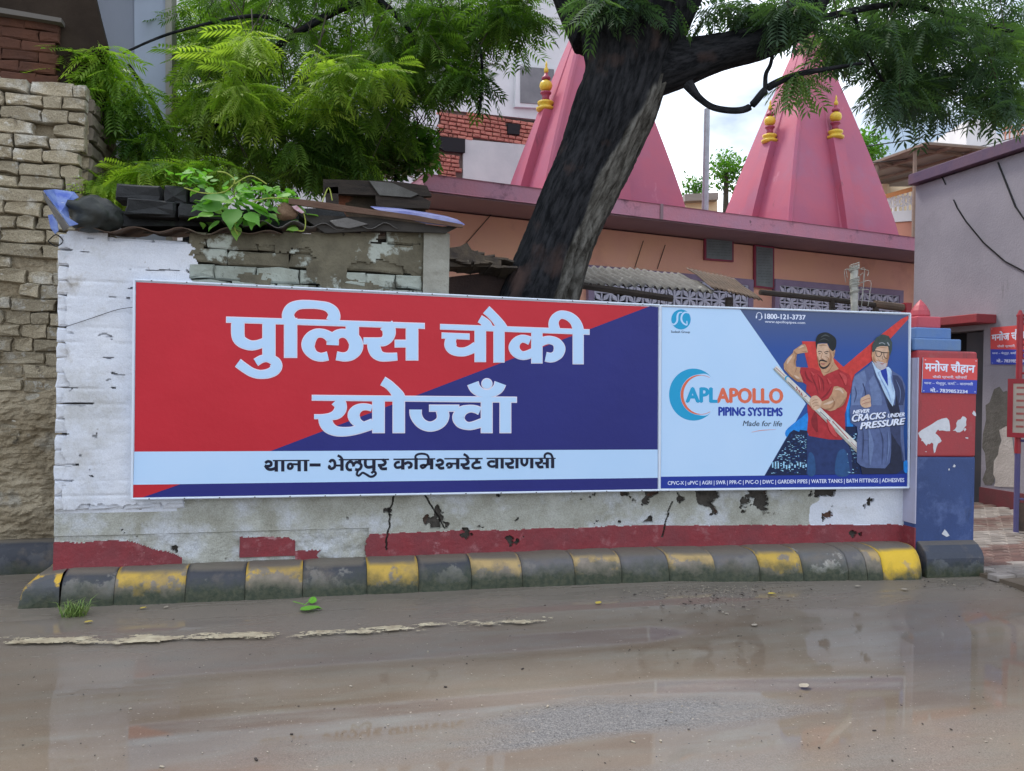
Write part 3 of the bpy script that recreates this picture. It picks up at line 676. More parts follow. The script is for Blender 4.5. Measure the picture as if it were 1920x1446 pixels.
Rr(H + 432, 96, H + 925, 113, 93, 110); S([(H + 468, 205), (H + 470, 175), (H + 505, 165), (H + 525, 195), (H + 500, 215), (H + 470, 212)], 32); Rr(H + 505, 155, H + 600, 180); Rr(H + 583, 100, H + 625, 236)
S([(H + 712, 105), (H + 740, 145), (H + 710, 176), (H + 640, 180)], 38); S([(H + 670, 178), (H + 690, 222), (H + 758, 224)], 38); S([(H + 680, 45), (H + 715, 65), (H + 742, 98)], 32)
Rr(H + 828, 95, H + 868, 150); S([(H + 895, 150), (H + 835, 152), (H + 798, 178), (H + 802, 212), (H + 845, 226), (H + 908, 214)], 34)
Rr(H + 975, 92, H + 1862, 108, 92, 106); S([(H + 1080, 142), (H + 1030, 138), (H + 998, 160), (H + 1008, 192), (H + 1050, 205), (H + 1100, 192)], 32); Rr(H + 1085, 95, H + 1125, 230); Rr(H + 1155, 95, H + 1195, 229)
S([(H + 1290, 100), (H + 1312, 138), (H + 1282, 165), (H + 1212, 168)], 36); S([(H + 1240, 165), (H + 1262, 212), (H + 1326, 214)], 36); Rr(H + 1345, 95, H + 1385, 228)
S([(H + 1425, 100), (H + 1428, 160), (H + 1460, 188), (H + 1492, 160), (H + 1495, 100)], 34); Rr(H + 1535, 95, H + 1576, 227)
S([(H + 1662, 100), (H + 1684, 132), (H + 1655, 158), (H + 1598, 160)], 36); S([(H + 1625, 158), (H + 1648, 208), (H + 1705, 208)], 36); Rr(H + 1695, 150, H + 1745, 178); Rr(H + 1735, 95, H + 1775, 226); Rr(H + 1803, 95, H + 1844, 225)
S([(H + 1725, 102), (H + 1722, 58), (H + 1755, 34), (H + 1802, 48), (H + 1826, 102)], 28)
p.obj('small_lettering', INK, sA)

# ---------------- advertising board
sB = thing('advertising_board', (3.9, 5.78, 1.4), 'pale blue pipe advertisement board with two printed men, right of the police sign', 'billboard')
cB = [(1238.5, 573), (1706, 588.5), (1703, 914.5), (1236.5, 919)]
slab(PB, cB, .06, 'backing_box', FRM, sB, -.002)
def grad_print(name, stops, z0, z1, rough=.45):
    m = bpy.data.materials.new(name); m.use_nodes = True; nt = m.node_tree; L = nt.links.new; b = nt.nodes['Principled BSDF']; b.inputs['Roughness'].default_value = rough; b.inputs['Specular IOR Level'].default_value = .22
    g = nd(nt, 'ShaderNodeNewGeometry'); sp = nd(nt, 'ShaderNodeSeparateXYZ'); L(g.outputs['Position'], sp.inputs[0]); r = nd(nt, 'ShaderNodeMapRange'); r.inputs[1].default_value = z0; r.inputs[2].default_value = z1; L(sp.outputs['Z'], r.inputs[0])
    c = nd(nt, 'ShaderNodeValToRGB'); L(r.outputs[0], c.inputs[0]); e = c.color_ramp.elements; e[0].color = c4(stops[0][1]); e[0].position = stops[0][0]; e[1].color = c4(stops[-1][1]); e[1].position = stops[-1][0]
    for q, col in stops[1:-1]: x = e.new(q); x.color = c4(col)
    L(c.outputs[0], b.inputs['Base Color']); return m
pr = Print(PB, .001); pr.poly([(1241, 576), (1703, 591), (1700.5, 912), (1239, 916)]); pr.obj('white_field', WHT, sB)
NIGHT = grad_print('printed_night_blue', [(0, (.015, .03, .14)), (.25, (.02, .08, .30)), (.5, (.03, .09, .34)), (.75, (.035, .09, .33)), (1, (.09, .12, .22))], .85, 2.25)
pr = Print(PB, .0014); pr.poly([(1387, 579.5), (1703, 591), (1701, 891), (1432, 894), (1511, 757)]); pr.obj('printed_night_sky', NIGHT, sB)
STRIP = flat('blue_strip_ink', (.02, .045, .32))
pr = Print(PB, .0018); pr.poly([(1239, 894), (1701, 888.5), (1700.5, 912), (1239, 916)]); pr.obj('blue_strip', STRIP, sB)
GL1 = flat('printed_cyan_glow', (.02, .25, .75)); GL2 = flat('printed_city_lights', (.35, .65, .95)); CTY = flat('printed_dark_city', (.012, .022, .07)); CT2 = flat('printed_mid_city', (.02, .06, .20))
pr = Print(PB, .0019); pr.poly([(1473, 808), (1500, 785), (1516, 776), (1516, 815), (1480, 822)], True); pr.poly([(1588, 745), (1598, 740), (1602, 770), (1596, 815), (1588, 800)], True); pr.poly([(1693, 868), (1701, 864), (1701, 886), (1695, 884)], True); pr.obj('printed_glow', GL1, sB)
pr = Print(PB, .0023); pr.poly([(1480, 812), (1488, 806), (1498, 810), (1500, 806), (1514, 808), (1514, 891), (1435, 892)]); pr.rect(1584, 800, 1612, 889); pr.obj('printed_city_mass', CTY, sB)
rs = np.random.RandomState(3)
p1 = Print(PB, .0028); p2 = Print(PB, .0030)
for i in range(300):
    if i % 4 == 3: x = rs.uniform(1586, 1608); y = rs.uniform(810, 886)
    else:
        y = rs.uniform(814, 888); x = rs.uniform(1433 + (891 - y) * .58 + 4, 1512)
    w_ = rs.uniform(1, 4.5); h_ = rs.uniform(.6, 1.6)
    (p1 if rs.rand() < .55 else p2).rect(x, y, min(x + w_, 1513 if x < 1520 else 1611), y + h_)
for x in np.arange(1447, 1510, 5.2): p2.rect(x, 868 + rs.uniform(-3, 4), x + 2.6, 876 + rs.uniform(-3, 4))
tag(p1.obj('printed_city_windows', CT2, sB), kind='stuff'); tag(p2.obj('printed_city_lights', GL2, sB), kind='stuff')
REDV = flat('printed_red_arrow', (.60, .055, .05))
pr = Print(PB, .0033); pr.poly([(1503, 640), (1528, 640.5), (1581, 688), (1655, 625), (1690, 598), (1703, 592), (1703, 598), (1672, 632), (1635, 676), (1602, 702), (1592, 745), (1580, 790), (1520, 710)]); pr.obj('printed_red_arrow', REDV, sB)
# printed man in red T-shirt
SKIN = flat('printed_skin', (.52, .31, .19)); SKL = flat('printed_light_skin', (.62, .42, .30)); SKD = flat('printed_skin_shade', (.36, .19, .11)); HAIR = flat('printed_dark_hair', (.018, .022, .026)); RT1 = flat('printed_red_shirt', (.42, .035, .045)); RT2 = flat('printed_red_shirt_fold', (.24, .022, .03)); JN = flat('printed_jeans', (.025, .045, .15)); JN2 = flat('printed_jeans_light', (.03, .09, .24)); PIP = flat('printed_pipe', (.66, .66, .64)); PIS = flat('printed_pipe_shade', (.40, .40, .36)); LIP = flat('printed_lips', (.38, .12, .11))
T = [0]
def layer(name, m, par, fn, P=PB):
    T[0] += 1; q = Print(P, .0036 + T[0] * .0002); fn(q); return q.obj(name, m, par)
C1 = (9.641, 1430, 610); C2 = (9.641, 1430, 750); C3 = (9.643, 1570, 610); C4 = (9.036, 1570, 750)
o14 = 14 / .1037
def sh(q):
    q.at(*C1); a = [(670, 790), (690, 760), (900, 770), (1040, 840), (1100, 920), (1150, 885), (1370, 800), (1480, 850), (1570, 900), (1600, 1000), (1580, 1200), (1530, 1320), (1500, 1446)]
    b = [(1480, 250 + 1350), (1490, 540 + 1350), (1430, 720 + 1350), (1200, 715 + 1350), (830, 650 + 1350), (800, 560 + 1350), (820, 330 + 1350), (800, 100 + 1350), (870, 1290), (780, 1200), (790, 1080), (720, 1030), (680, 900)]
    q.poly(a + b)
m1 = layer('printed_man_in_red', RT1, sB, sh)
layer('jeans', JN, m1, lambda q: q.poly([(1513, 817.5), (1554, 824.5), (1580, 825), (1585, 822), (1596, 850), (1598, 889), (1512, 890)]))
layer('jeans_light', JN2, m1, lambda q: q.poly([(1570, 850), (1585, 845), (1592, 889), (1566, 889)], True).poly([(1516, 850), (1526, 856), (1528, 889), (1514, 889)], True))
def folds(q):
    q.at(*C1)
    for pts, w_ in (([(760, 820), (800, 950), (900, 1040)], 40), ([(980, 880), (1080, 1000), (1100, 1200)], 26), ([(870, 900), (960, 1100), (1000, 1250)], 30), ([(1250, 1100), (1150, 1250), (1050, 1330)], 36), ([(950, 1560), (930, 1750), (980, 1930)], 120), ([(700, 900), (760, 1010)], 40)): q.st(pts, [w_ * .3] + [w_] * (len(pts) - 2) + [w_ * .3])
layer('shirt_fold', RT2, m1, folds)
layer('raised_arm', SKIN, m1, lambda q: q.at(*C1).poly([(600, 420), (700, 350), (760, 340), (790, 400), (815, 490), (700, 505), (620, 520), (590, 620), (600, 750), (680, 758), (665, 850), (730, 1035), (620, 1020), (500, 930), (380, 790), (375, 700), (440, 600), (540, 500), (555, 450)]))
layer('arm_shade', SKD, m1, lambda q: q.at(*C1).st([(400, 780), (500, 905), (630, 1000), (720, 1025)], [10, 30, 36, 8]).st([(560, 470), (590, 510), (620, 520)], 28).st([(700, 470), (750, 480), (790, 470)], 12).st([(570, 870), (600, 800), (600, 760)], [6, 14, 6]))
layer('neck_and_face', SKIN, m1, lambda q: q.at(*C1).poly([(975, 340), (1160, 330), (1200, 420), (1290, 430), (1308, 455), (1290, 560), (1270, 600), (1290, 680), (1370, 790), (1150, 885), (1100, 915), (1060, 850), (1040, 790), (1010, 740), (980, 600), (965, 450)]))
layer('face_light', SKL, m1, lambda q: q.at(*C1).poly([(985, 350), (1150, 340), (1190, 440), (1200, 560), (1150, 630), (1060, 620), (1000, 620), (975, 480)], True))
layer('face_shade', SKD, m1, lambda q: q.at(*C1).st([(1200, 460), (1230, 580), (1200, 700), (1130, 800)], [10, 40, 34, 10]).st([(1075, 500), (1050, 590), (1080, 605)], 12).st([(1110, 850), (1180, 840), (1260, 720)], [6, 20, 8]))
layer('hair', HAIR, m1, lambda q: q.at(*C1).poly([(968, 440), (952, 330), (965, 230), (1015, 160), (1130, 128), (1240, 170), (1318, 250), (1322, 370), (1300, 430), (1262, 470), (1205, 420), (1185, 350), (1150, 322), (1060, 318), (990, 335)], True))
layer('beard', HAIR, m1, lambda q: q.at(*C1).st([(1015, 655), (1050, 632), (1100, 640), (1160, 665)], [20, 26, 26, 12]).st([(1018, 655), (1030, 735), (1090, 775), (1160, 745), (1215, 680)], [16, 24, 36, 26, 8]).st([(995, 482), (1025, 470), (1065, 488)], 13).st([(1105, 492), (1150, 475), (1185, 482)], 13).st([(1005, 515), (1040, 512)], 12).st([(1120, 515), (1165, 512)], 12))
layer('lips', LIP, m1, lambda q: q.at(*C1).st([(1045, 690), (1085, 702), (1125, 694)], [6, 26, 6]))
layer('forearm', SKIN, m1, lambda q: q.at(*C1).poly([(1280, 1110), (1340, 1100), (1450, 1140), (1518, 1220), (1510, 1300), (1440, 1420), (1380, 1470), (1300, 1530), (1220, 1552), (1120, 1520), (1020, 1470), (1000, 1400), (1080, 1372), (1180, 1330), (1240, 1240)]))
layer('pipe', PIP, m1, lambda q: q.poly([(1449.3, 692.3), (1455.6, 685.6), (1624.4, 847.5), (1617, 860)]))
layer('pipe_shade', PIS, m1, lambda q: q.poly([(1449.3, 692.3), (1451.2, 690.2), (1619.5, 856), (1617, 860)]))
layer('pipe_print', LIP, m1, lambda q: q.st([(1453.5, 689), (1470, 704.5)], 1.1).st([(1595, 829), (1617, 852)], .9).st([(1560, 790), (1590, 823)], 1.8).at(*C1).st([(600, 1110), (620, 1150), (600, 1175)], 22).st([(640, 1165), (670, 1215)], 22).st([(700, 1215), (690, 1250), (720, 1265)], 20).st([(745, 1290), (790, 1275)], 14))
layer('pipe_logo', TEAL, m1, lambda q: q.at(*C1).st([(470, 935), (430, 925), (405, 960), (420, 1000)], [8, 20, 26, 10]))
layer('pipe_small_print', DGR, m1, lambda q: q.st([(1477, 716), (1490, 729)], 1.2).st([(1537, 772), (1556, 790)], 1.2))
layer('gripping_hand', SKL, m1, lambda q: q.at(*C1).poly([(870, 1300), (920, 1275), (980, 1280), (1060, 1372), (1040, 1440), (1030, 1490), (960, 1530), (910, 1530), (860, 1470), (835, 1390)], True))
layer('finger_lines', SKD, m1, lambda q: q.at(*C1).st([(880, 1380), (930, 1350), (985, 1345)], 9).st([(885, 1430), (930, 1400), (990, 1395)], 9).st([(905, 1480), (950, 1450), (1010, 1445)], 9).st([(845, 1390), (870, 1470), (915, 1525)], 9))
SK3 = flat('printed_skin_highlight', (.68, .50, .38)); RT3 = flat('printed_red_shirt_light', (.56, .075, .08)); HR3 = flat('printed_hair_sheen', (.07, .08, .085))
layer('arm_light', SK3, m1, lambda q: q.at(*C1).st([(430, 700), (470, 620), (530, 545)], [20, 46, 16]).st([(560, 900), (610, 940), (660, 960)], [10, 40, 14]).st([(640, 420), (700, 385), (745, 380)], [10, 30, 10]).st([(1300, 1160), (1390, 1160), (1450, 1230)], [12, 46, 20]).st([(1090, 1430), (1200, 1400), (1300, 1350)], [12, 44, 12]))
layer('arm_shadow', SKD, m1, lambda q: q.at(*C1).st([(1240, 1300), (1290, 1400), (1230, 1500), (1130, 1520)], [6, 26, 34, 10]).st([(1505, 1300), (1440, 1420), (1360, 1490)], [10, 34, 10]).st([(600, 640), (590, 560), (610, 510)], [8, 22, 10]).st([(600, 560), (570, 640), (590, 740)], [6, 16, 6]))
layer('face_detail', SKD, m1, lambda q: q.at(*C1).st([(985, 560), (1000, 640), (1030, 700)], [6, 16, 6]).st([(1270, 480), (1285, 520), (1275, 560)], [6, 14, 6]).st([(1060, 605), (1085, 618), (1105, 605)], [4, 10, 4]).st([(1130, 560), (1180, 600), (1190, 660)], [4, 12, 4]).st([(1000, 370), (1080, 355), (1150, 365)], [4, 14, 4]))
layer('shirt_light', RT3, m1, lambda q: q.at(*C1).st([(1380, 860), (1470, 950), (1490, 1080)], [20, 80, 20]).st([(1160, 960), (1220, 1060)], [10, 50]).st([(860, 840), (920, 900)], [10, 40]).st([(1150, 1700), (1250, 1900), (1330, 2020)], [20, 90, 20]).st([(1000, 930), (1030, 1060), (1040, 1180)], [6, 26, 6]))
layer('hair_sheen', HR3, m1, lambda q: q.at(*C1).st([(1040, 220), (1120, 180), (1200, 210)], [6, 26, 6]).st([(1010, 280), (1100, 245), (1190, 280)], [4, 18, 4]))
# printed older man in suit
J1 = flat('printed_blue_jacket', (.10, .14, .30)); J2 = flat('printed_jacket_light', (.15, .21, .40)); J3 = flat('printed_jacket_dark', (.045, .06, .14)); VST = flat('printed_dark_vest', (.022, .028, .06)); SH = flat('printed_pale_shirt', (.48, .66, .92)); GRY = flat('printed_grey_beard', (.50, .46, .50)); HR2 = flat('printed_greying_hair', (.05, .075, .075)); STK = flat('printed_grey_hair_streak', (.28, .32, .36))
k4 = 9.643 / 9.036
def q4(l): return [(x * k4, y * k4 + 1350) for x, y in l]
m2 = layer('printed_man_in_suit', J1, sB, lambda q: q.at(*C3).poly([(605, 665), (560, 730), (480, 790), (300, 910), (262, 1020), (240, 1200), (228, 1446)] + q4([(200, 180), (215, 380), (320, 450), (335, 560), (322, 700), (320, 1050), (380, 1110), (480, 1150), (800, 1158), (880, 1060), (915, 800), (930, 560), (1000, 1000), (1140, 1040), (1110, 560), (1120, 300)]) + [(1220, 1100), (1150, 930), (1010, 840), (960, 790), (870, 760)]))
layer('trousers', VST, m2, lambda q: q.at(*C3).poly(q4([(380, 1115), (480, 1152), (800, 1160), (880, 1066), (1000, 1010), (1110, 1050), (1110, 1170), (990, 1250), (410, 1255)])))
layer('jacket_highlight', J2, m2, lambda q: q.at(*C3).poly([(300, 930), (480, 810), (520, 1000), (440, 1250), (400, 1446), (240, 1446), (260, 1100)]).poly([(560, 1000), (650, 900), (780, 1200), (800, 1446), (620, 1446)]))
layer('jacket_shade', J3, m2, lambda q: q.at(*C3).poly([(985, 900), (1080, 910), (1160, 1010), (1215, 1240), (1180, 1446), (1080, 1446), (1030, 1180)]).st([(450, 1050), (500, 1250), (430, 1420)], 22).poly(q4([(880, 440), (1060, 330), (1060, 700), (1120, 1030), (1000, 1040), (900, 1100), (915, 800)])).st(q4([(420, 680), (620, 680)]), 9))
layer('vest', VST, m2, lambda q: q.at(*C3).poly([(835, 1240), (980, 1446), (1030, 1446), (1050, 1240), (1120, 1550)] + q4([(1040, 330), (930, 330), (840, 120)])).poly(q4([(905, 560), (1000, 720), (1060, 800), (1090, 1030), (1000, 1250), (880, 1250), (900, 900)])))
layer('shirt', SH, m2, lambda q: q.at(*C3).poly([(608, 650), (640, 680), (700, 770), (760, 810), (870, 760), (910, 752), (950, 790), (970, 830), (960, 960), (1000, 1100), (1030, 1200), (1025, 1320), (995, 1450), (925 * k4, 110 * k4 + 1350), (900, 1330), (820, 1180), (750, 1000), (700, 910)]))
layer('cravat', NAVY, m2, lambda q: q.at(*C3).poly([(765, 820), (870, 765), (895, 900), (905, 1105), (850, 1010), (800, 920)]))
layer('neck_and_face', SKIN, m2, lambda q: q.at(*C3).poly([(612, 480), (660, 395), (900, 378), (925, 480), (912, 600), (885, 740), (800, 806), (740, 790), (660, 700), (622, 640), (610, 560)]))
layer('face_light', SKL, m2, lambda q: q.at(*C3).poly([(690, 400), (890, 385), (900, 470), (850, 600), (780, 640), (690, 620), (670, 500)], True))
layer('beard', GRY, m2, lambda q: q.at(*C3).poly([(650, 660), (720, 650), (790, 665), (850, 690), (880, 680), (862, 780), (792, 810), (720, 785), (670, 730)]))
layer('lips', LIP, m2, lambda q: q.at(*C3).st([(760, 690), (800, 700), (838, 690)], [5, 20, 5]))
layer('hair', HR2, m2, lambda q: q.at(*C3).poly([(615, 485), (620, 350), (690, 225), (800, 163), (915, 195), (978, 310), (972, 450), (932, 570), (918, 430), (895, 372), (770, 378), (700, 400), (652, 480)]))
layer('hair_streak', STK, m2, lambda q: q.at(*C3).st([(740, 330), (800, 318), (850, 345)], 16).st([(890, 310), (925, 370)], 22))
layer('spectacles', HAIR, m2, lambda q: q.at(*C3).st([(655, 462), (730, 470), (800, 492), (920, 500)], 14).st([(680, 475), (690, 540), (730, 570), (775, 545), (790, 485)], 11).st([(825, 500), (835, 570), (870, 600), (905, 585)], 11).st([(800, 560), (800, 610), (830, 615)], 7))
layer('fist', SKL, m2, lambda q: q.at(*C3).poly([(408, 1330), (470, 1285), (555, 1250), (588, 1310), (590, 1400), (588, 1470), (470, 1490), (405, 1430)], True))
layer('fist_lines', LIP, m2, lambda q: q.at(*C3).st([(430, 1375), (500, 1340), (580, 1320)], 9).st([(430, 1430), (510, 1400), (585, 1385)], 9))
layer('face_shade', SKD, m2, lambda q: q.at(*C3).st([(900, 480), (905, 570), (880, 680)], [10, 36, 14]).st([(640, 560), (655, 640), (700, 680)], [6, 22, 8]).st([(715, 600), (745, 640), (740, 660)], [4, 9, 4]).st([(690, 420), (780, 405), (880, 410)], [4, 12, 4]))
layer('shirt_fold', flat('printed_shirt_fold', (.26, .42, .72)), m2, lambda q: q.at(*C3).st([(720, 850), (790, 1000), (900, 1200), (960, 1400)], [6, 16, 22, 6]).st([(940, 830), (960, 980), (1000, 1200)], [4, 14, 6]).st([(745, 830), (735, 880), (760, 920)], 8))
layer('jacket_fold', J3, m2, lambda q: q.at(*C3).st([(640, 800), (700, 960), (830, 1230), (900, 1446)], [4, 14, 22, 8]).st([(300, 1100), (330, 1240), (290, 1400)], [4, 16, 5]).st(q4([(420, 500), (430, 700), (410, 1000)]), [6, 20, 6]).st(q4([(700, 480), (760, 700), (740, 1100)]), [4, 14, 4]))
layer('jacket_sheen', J2, m2, lambda q: q.at(*C3).st(q4([(520, 500), (560, 760), (540, 1100)]), [20, 90, 20]).st([(1040, 980), (1120, 1180), (1110, 1400)], [6, 18, 6]).st(q4([(840, 500), (860, 760), (820, 1080)]), [6, 30, 6]))
# print on the white side
T0_ = Print(PB, .0016).at(8, 1240, 680)
th = np.linspace(math.radians(24), math.radians(336), 60)
out_ = [(480 + 365 * math.cos(a), 480 - 390 * math.sin(a)) for a in th]; th2 = th[::-1]
inn = []
for k, a in enumerate(th2):
    f = min(1, min(k, len(th2) - 1 - k) / 14); x = 580 + 295 * math.cos(a); y = 482 - 307 * math.sin(a); ox, oy = out_[len(th2) - 1 - k]; f = f * f * (3 - 2 * f); inn.append((x * f + ox * (1 - f), y * f + oy * (1 - f)))
T0_.poly(out_ + inn); T0_.obj('teal_crescent', TEAL, sB)
q = Print(PB, .0019).at(8, 1240, 680); th = np.linspace(math.radians(62), math.radians(300), 50); c = []; wd = []
for a in th: c.append((590 + 280 * math.cos(a), 483 - 293 * math.sin(a))); wd.append(6 + 36 * max(0, -math.cos(a)) ** .8)
q.st(c, wd, 2); q.obj('orange_crescent', ORG, sB)
q = Print(PB, .0022); fit_text(q, 'APL', (1286.9, 727), (1345.4, 727.6), (1345.4, 754.4), (1286.9, 754), .05); q.obj('lettering', TEAL, sB)
q = Print(PB, .0022); fit_text(q, 'APOLLO', (1344.6, 728), (1466.9, 729), (1466.9, 756), (1344.6, 754.8), .05); q.obj('lettering', ORG, sB)
q = Print(PB, .0022); fit_text(q, 'PIPING SYSTEMS', (1347.5, 763.5), (1466.5, 765), (1466.5, 780.2), (1347.5, 779.4), .055); q.obj('lettering', NAVY, sB)
q = Print(PB, .0022); fit_text(q, 'Made for life', (1392.5, 788.8), (1466, 789.6), (1466, 799.6), (1392.5, 798.8), .012, .22); q.obj('lettering', DGR, sB)
q = Print(PB, .0022).at(8, 1240, 680); q.st([(1350, 1045), (1500, 1017), (1720, 1003)], [3, 8, 2]); q.obj('underline_stroke', ORG, sB)
q = Print(PB, .0022).at(7.385, 1230, 570); q.dot(345, 215, 135, 139); q.obj('round_logo', TEAL, sB)
q = Print(PB, .0027).at(7.385, 1230, 570); q.st([(215, 265), (250, 285), (290, 240), (297, 160), (320, 122), (365, 115)], [10, 22, 26, 26, 20, 10]); q.st([(452, 128), (400, 118), (360, 155), (350, 215), (375, 265), (425, 290), (425, 235)], [12, 20, 24, 26, 24, 20, 12]); q.obj('logo_strokes', WHT, sB)
q = Print(PB, .0022); fit_text(q, 'Sudesh Group', (1258.2, 620), (1293.6, 620.6), (1293.6, 626), (1258.2, 625.4), .02); q.obj('lettering', DGR, sB)
q = Print(PB, .0022); q.at(7.385, 1230, 570); q.st([(1395, 180), (1395, 140), (1425, 118), (1458, 140), (1458, 180)], 8); q.st([(1388, 165), (1388, 200)], 16); q.st([(1464, 165), (1464, 200)], 16); q.st([(1458, 200), (1445, 218), (1420, 220)], 8)
fit_text(q, '1800-121-3737', (1434, 588.2), (1510, 591), (1510, 599.6), (1434, 598), .035); fit_text(q, 'www.apollopipes.com', (1434, 600.6), (1509.3, 603.2), (1509.3, 609), (1434, 606.8), .012); q.obj('contact_lettering', PW, sB)
def P4(x, y): return (x / 9.036 + 1570, y / 9.036 + 750)
layer('slogan_shadow', VST, sB, lambda q: [fit_text(q, t, *[(P4(x + 12, y + 12)) for x, y in c_], .05, .18) for t, c_ in (('CRACKS', ((240, 250), (805, 205), (800, 305), (235, 370))), ('PRESSURE', ((380, 385), (1130, 305), (1125, 410), (375, 495))))])
layer('slogan_lettering', PW, sB, lambda q: [fit_text(q, t, *[P4(x, y) for x, y in c_], .05, .18) for t, c_ in (('NEVER', ((255, 175), (530, 150), (525, 210), (250, 235))), ('CRACKS', ((240, 250), (805, 205), (800, 305), (235, 370))), ('UNDER', ((845, 235), (1125, 212), (1120, 275), (840, 300))), ('PRESSURE', ((380, 385), (1130, 305), (1125, 410), (375, 495))))])
q = Print(PB, .0024); fit_text(q, 'CPVC-X | uPVC | AGRI | SWR | PPR-C | PVC-O | DWC | GARDEN PIPES | WATER TANKS | BATH FITTINGS | ADHESIVES', (1252, 902.5), (1695, 896.5), (1695, 906.2), (1252, 911.5), .018); q.obj('product_lettering', PW, sB)
mbf = MB()
for a, b in zip(cB, cB[1:] + cB[:1]): mbf.tube([PB(*a, .004), PB(*b, .004)], .0085, 6)
mbf.obj('frame', FRM, sB)
mb = MB()
for k in range(15):
    t = (k + .5) / 15
    for e in (0, 1):
        a = np.array(cA[0 if not e else 3]) * (1 - t) + np.array(cA[1 if not e else 2]) * t; mb.lathe(PA(a[0], a[1], .010), [(.005, -.004), (.007, .0), (.004, .003)], 6)
tag(mb.obj('rivets', MT['core'], sA), kind='stuff')
# fixing wires
MT['wire'] = flat('black_cable', (.015, .015, .017), .5)
mb = MB(); a = PA(118, 612, -.04); b = PA(170, 595, -.05); c = PA(215, 580, -.05); d = PA(250, 576, .0)
a[1] = b[1] = c[1] = 5.93; mb.tube(catmull([a, b, c, d]), .0022, 5); tag(mb.obj('wire', MT['wire']), 'thin dark wire sagging across the whitewashed bricks to the sign edge', 'wire')
# ============================================================ GATE PILLAR
MT['pred'] = mat('red_pillar_paint', (.40, .045, .055), (.34, .05, .06), 3, .5, .12, 30, patches=[((.50, .30, .30), 14, .70, .03), ((.32, .10, .10), 3, .6, .15), ((.16, .05, .05), 2.5, .60, .1, (2, 2, .4))], fine=.3)
MT['pblue'] = mat('blue_pillar_paint', (.045, .085, .245), (.033, .062, .18), 2.2, .5, .12, 30, patches=[((.35, .42, .60), 16, .70, .03), ((.10, .15, .34), 3, .58, .15), ((.03, .045, .10), 2.5, .58, .12, (2, 2, .5))], fine=.3)
MT['cap_blue'] = mat('pale_blue_cap_paint', (.09, .19, .44), (.13, .22, .38), 4, .55, .15, 30, patches=[((.16, .18, .16), 5, .62, .08)])
MT['cap_red'] = mat('pinkish_red_cap_paint', (.46, .07, .10), (.38, .06, .08), 4, .5, .12, 30, patches=[((.55, .35, .35), 15, .68, .04)])
pl = thing('gate_pillar', (5.2, 5.65, 0), 'square gate pillar painted red above blue with stepped cap and red bud finial', 'pillar')
pq = onpl(1718, 850, (5.0, 5.52), (.9976, -.0698)); prr = onpl(1830, 850, (5.0, 5.52), (.9976, -.0698))
du = prr - pq; du[2] = 0; PWID = np.linalg.norm(du); du /= PWID; dn = np.array([du[1], -du[0], 0]); pc = np.array([pq[0], pq[1], 0]) + du * PWID / 2
PDP = .52
def PP(x, y, off=0): return onpl(x, y, pq, du) + dn * off
AX = (du, -dn, (0, 0, 1))
zt = PP(1770, 658)[2]; zm = PP(1770, 857)[2]
cc = pc - dn * PDP / 2
o = MB().box(cc + np.array([0, 0, (zt + zm) / 2]), (PWID, PDP, zt - zm), AX).obj('upper_shaft', MT['pred'], pl); bevel(o, .02, 3)
o = MB().box(cc + np.array([0, 0, zm / 2]), (PWID - .004, PDP - .004, zm), AX).obj('lower_shaft', MT['pblue'], pl); bevel(o, .012, 2)
MT['lilac2'] = mat('lilac_pillar_side', (.42, .42, .56), (.36, .35, .44), 3, .7, .15, 30)
o = MB().box(cc - du * (PWID / 2 + .004) + np.array([0, 0, .43 + (zt - .43) / 2 - .03]), (.012, PDP + .02, zt - .50), AX).obj('side_face', MT['lilac2'], pl)
o = MB().box(cc - du * (PWID / 2 + .004) + np.array([0, 0, .18]), (.014, PDP + .018, .44), AX).obj('side_band', MT['redband'], pl)
# plinth with sloping shoulder, carrying the kerb line round
pb = MB(); zs = [(0, .0, .14), (.16, .0, .14), (.21, .02, .12), (.26, .07, .07), (.285, .12, .0)]
V = []; F = []
for z, i_, _ in zs:
    y0 = PDP / 2 + .13 - i_
    for a, b in ((-PWID / 2 + .02, y0), (PWID / 2 - .01, y0), (PWID / 2 - .01, -PDP / 2), (-PWID / 2 + .02, -PDP / 2)): V.append(cc + du * a + dn * b + np.array([0, 0, z]))
for k in range(len(zs) - 1):
    for i in range(4): a = k * 4 + i; b = k * 4 + (i + 1) % 4; F.append((a, b, b + 4, a + 4))
F.append((16, 17, 18, 19))
o = new_mesh('plinth', V, F, PLN, parent=pl); bevel(o, .012, 2)
z = zt
off = -du * .075
for wd_, h_, mname, nm in ((.46, .105, 'cap_blue', 'cap_step'), (.35, .10, 'cap_blue', 'cap_step'), (.235, .105, 'cap_red', 'cap_block')):
    o = MB().box(cc + off + np.array([0, 0, z + h_ / 2]), (wd_, wd_, h_), AX).obj(nm, MT[mname], pl); bevel(o, .012, 2); z += h_ - .001
prof = [(.075, 0), (.082, .02), (.074, .06), (.05, .105), (.022, .14), (.008, .155), (0.002, .16)]
MB().lathe(cc + off + np.array([0, 0, z]), prof, 10).obj('finial', MT['cap_red'], pl, smooth=False)
MT['paper'] = mat('torn_white_poster_paper', (.66, .68, .74), (.56, .58, .63), 12, .8, .2, 40)
q = Print(PP, .002).at(4.018, 1700, 740)
q.poly([(85, 290), (110, 268), (150, 245), (190, 222), (230, 195), (262, 182), (300, 175), (318, 195), (325, 235), (326, 275), (300, 276), (270, 270), (243, 272), (236, 262), (225, 275), (215, 292), (232, 305), (250, 325), (262, 350), (250, 362), (236, 368), (228, 385), (222, 402), (215, 432), (205, 442), (198, 400), (200, 370), (185, 362), (172, 374), (158, 370), (148, 386), (135, 370), (120, 350), (108, 350), (112, 335), (96, 320)])
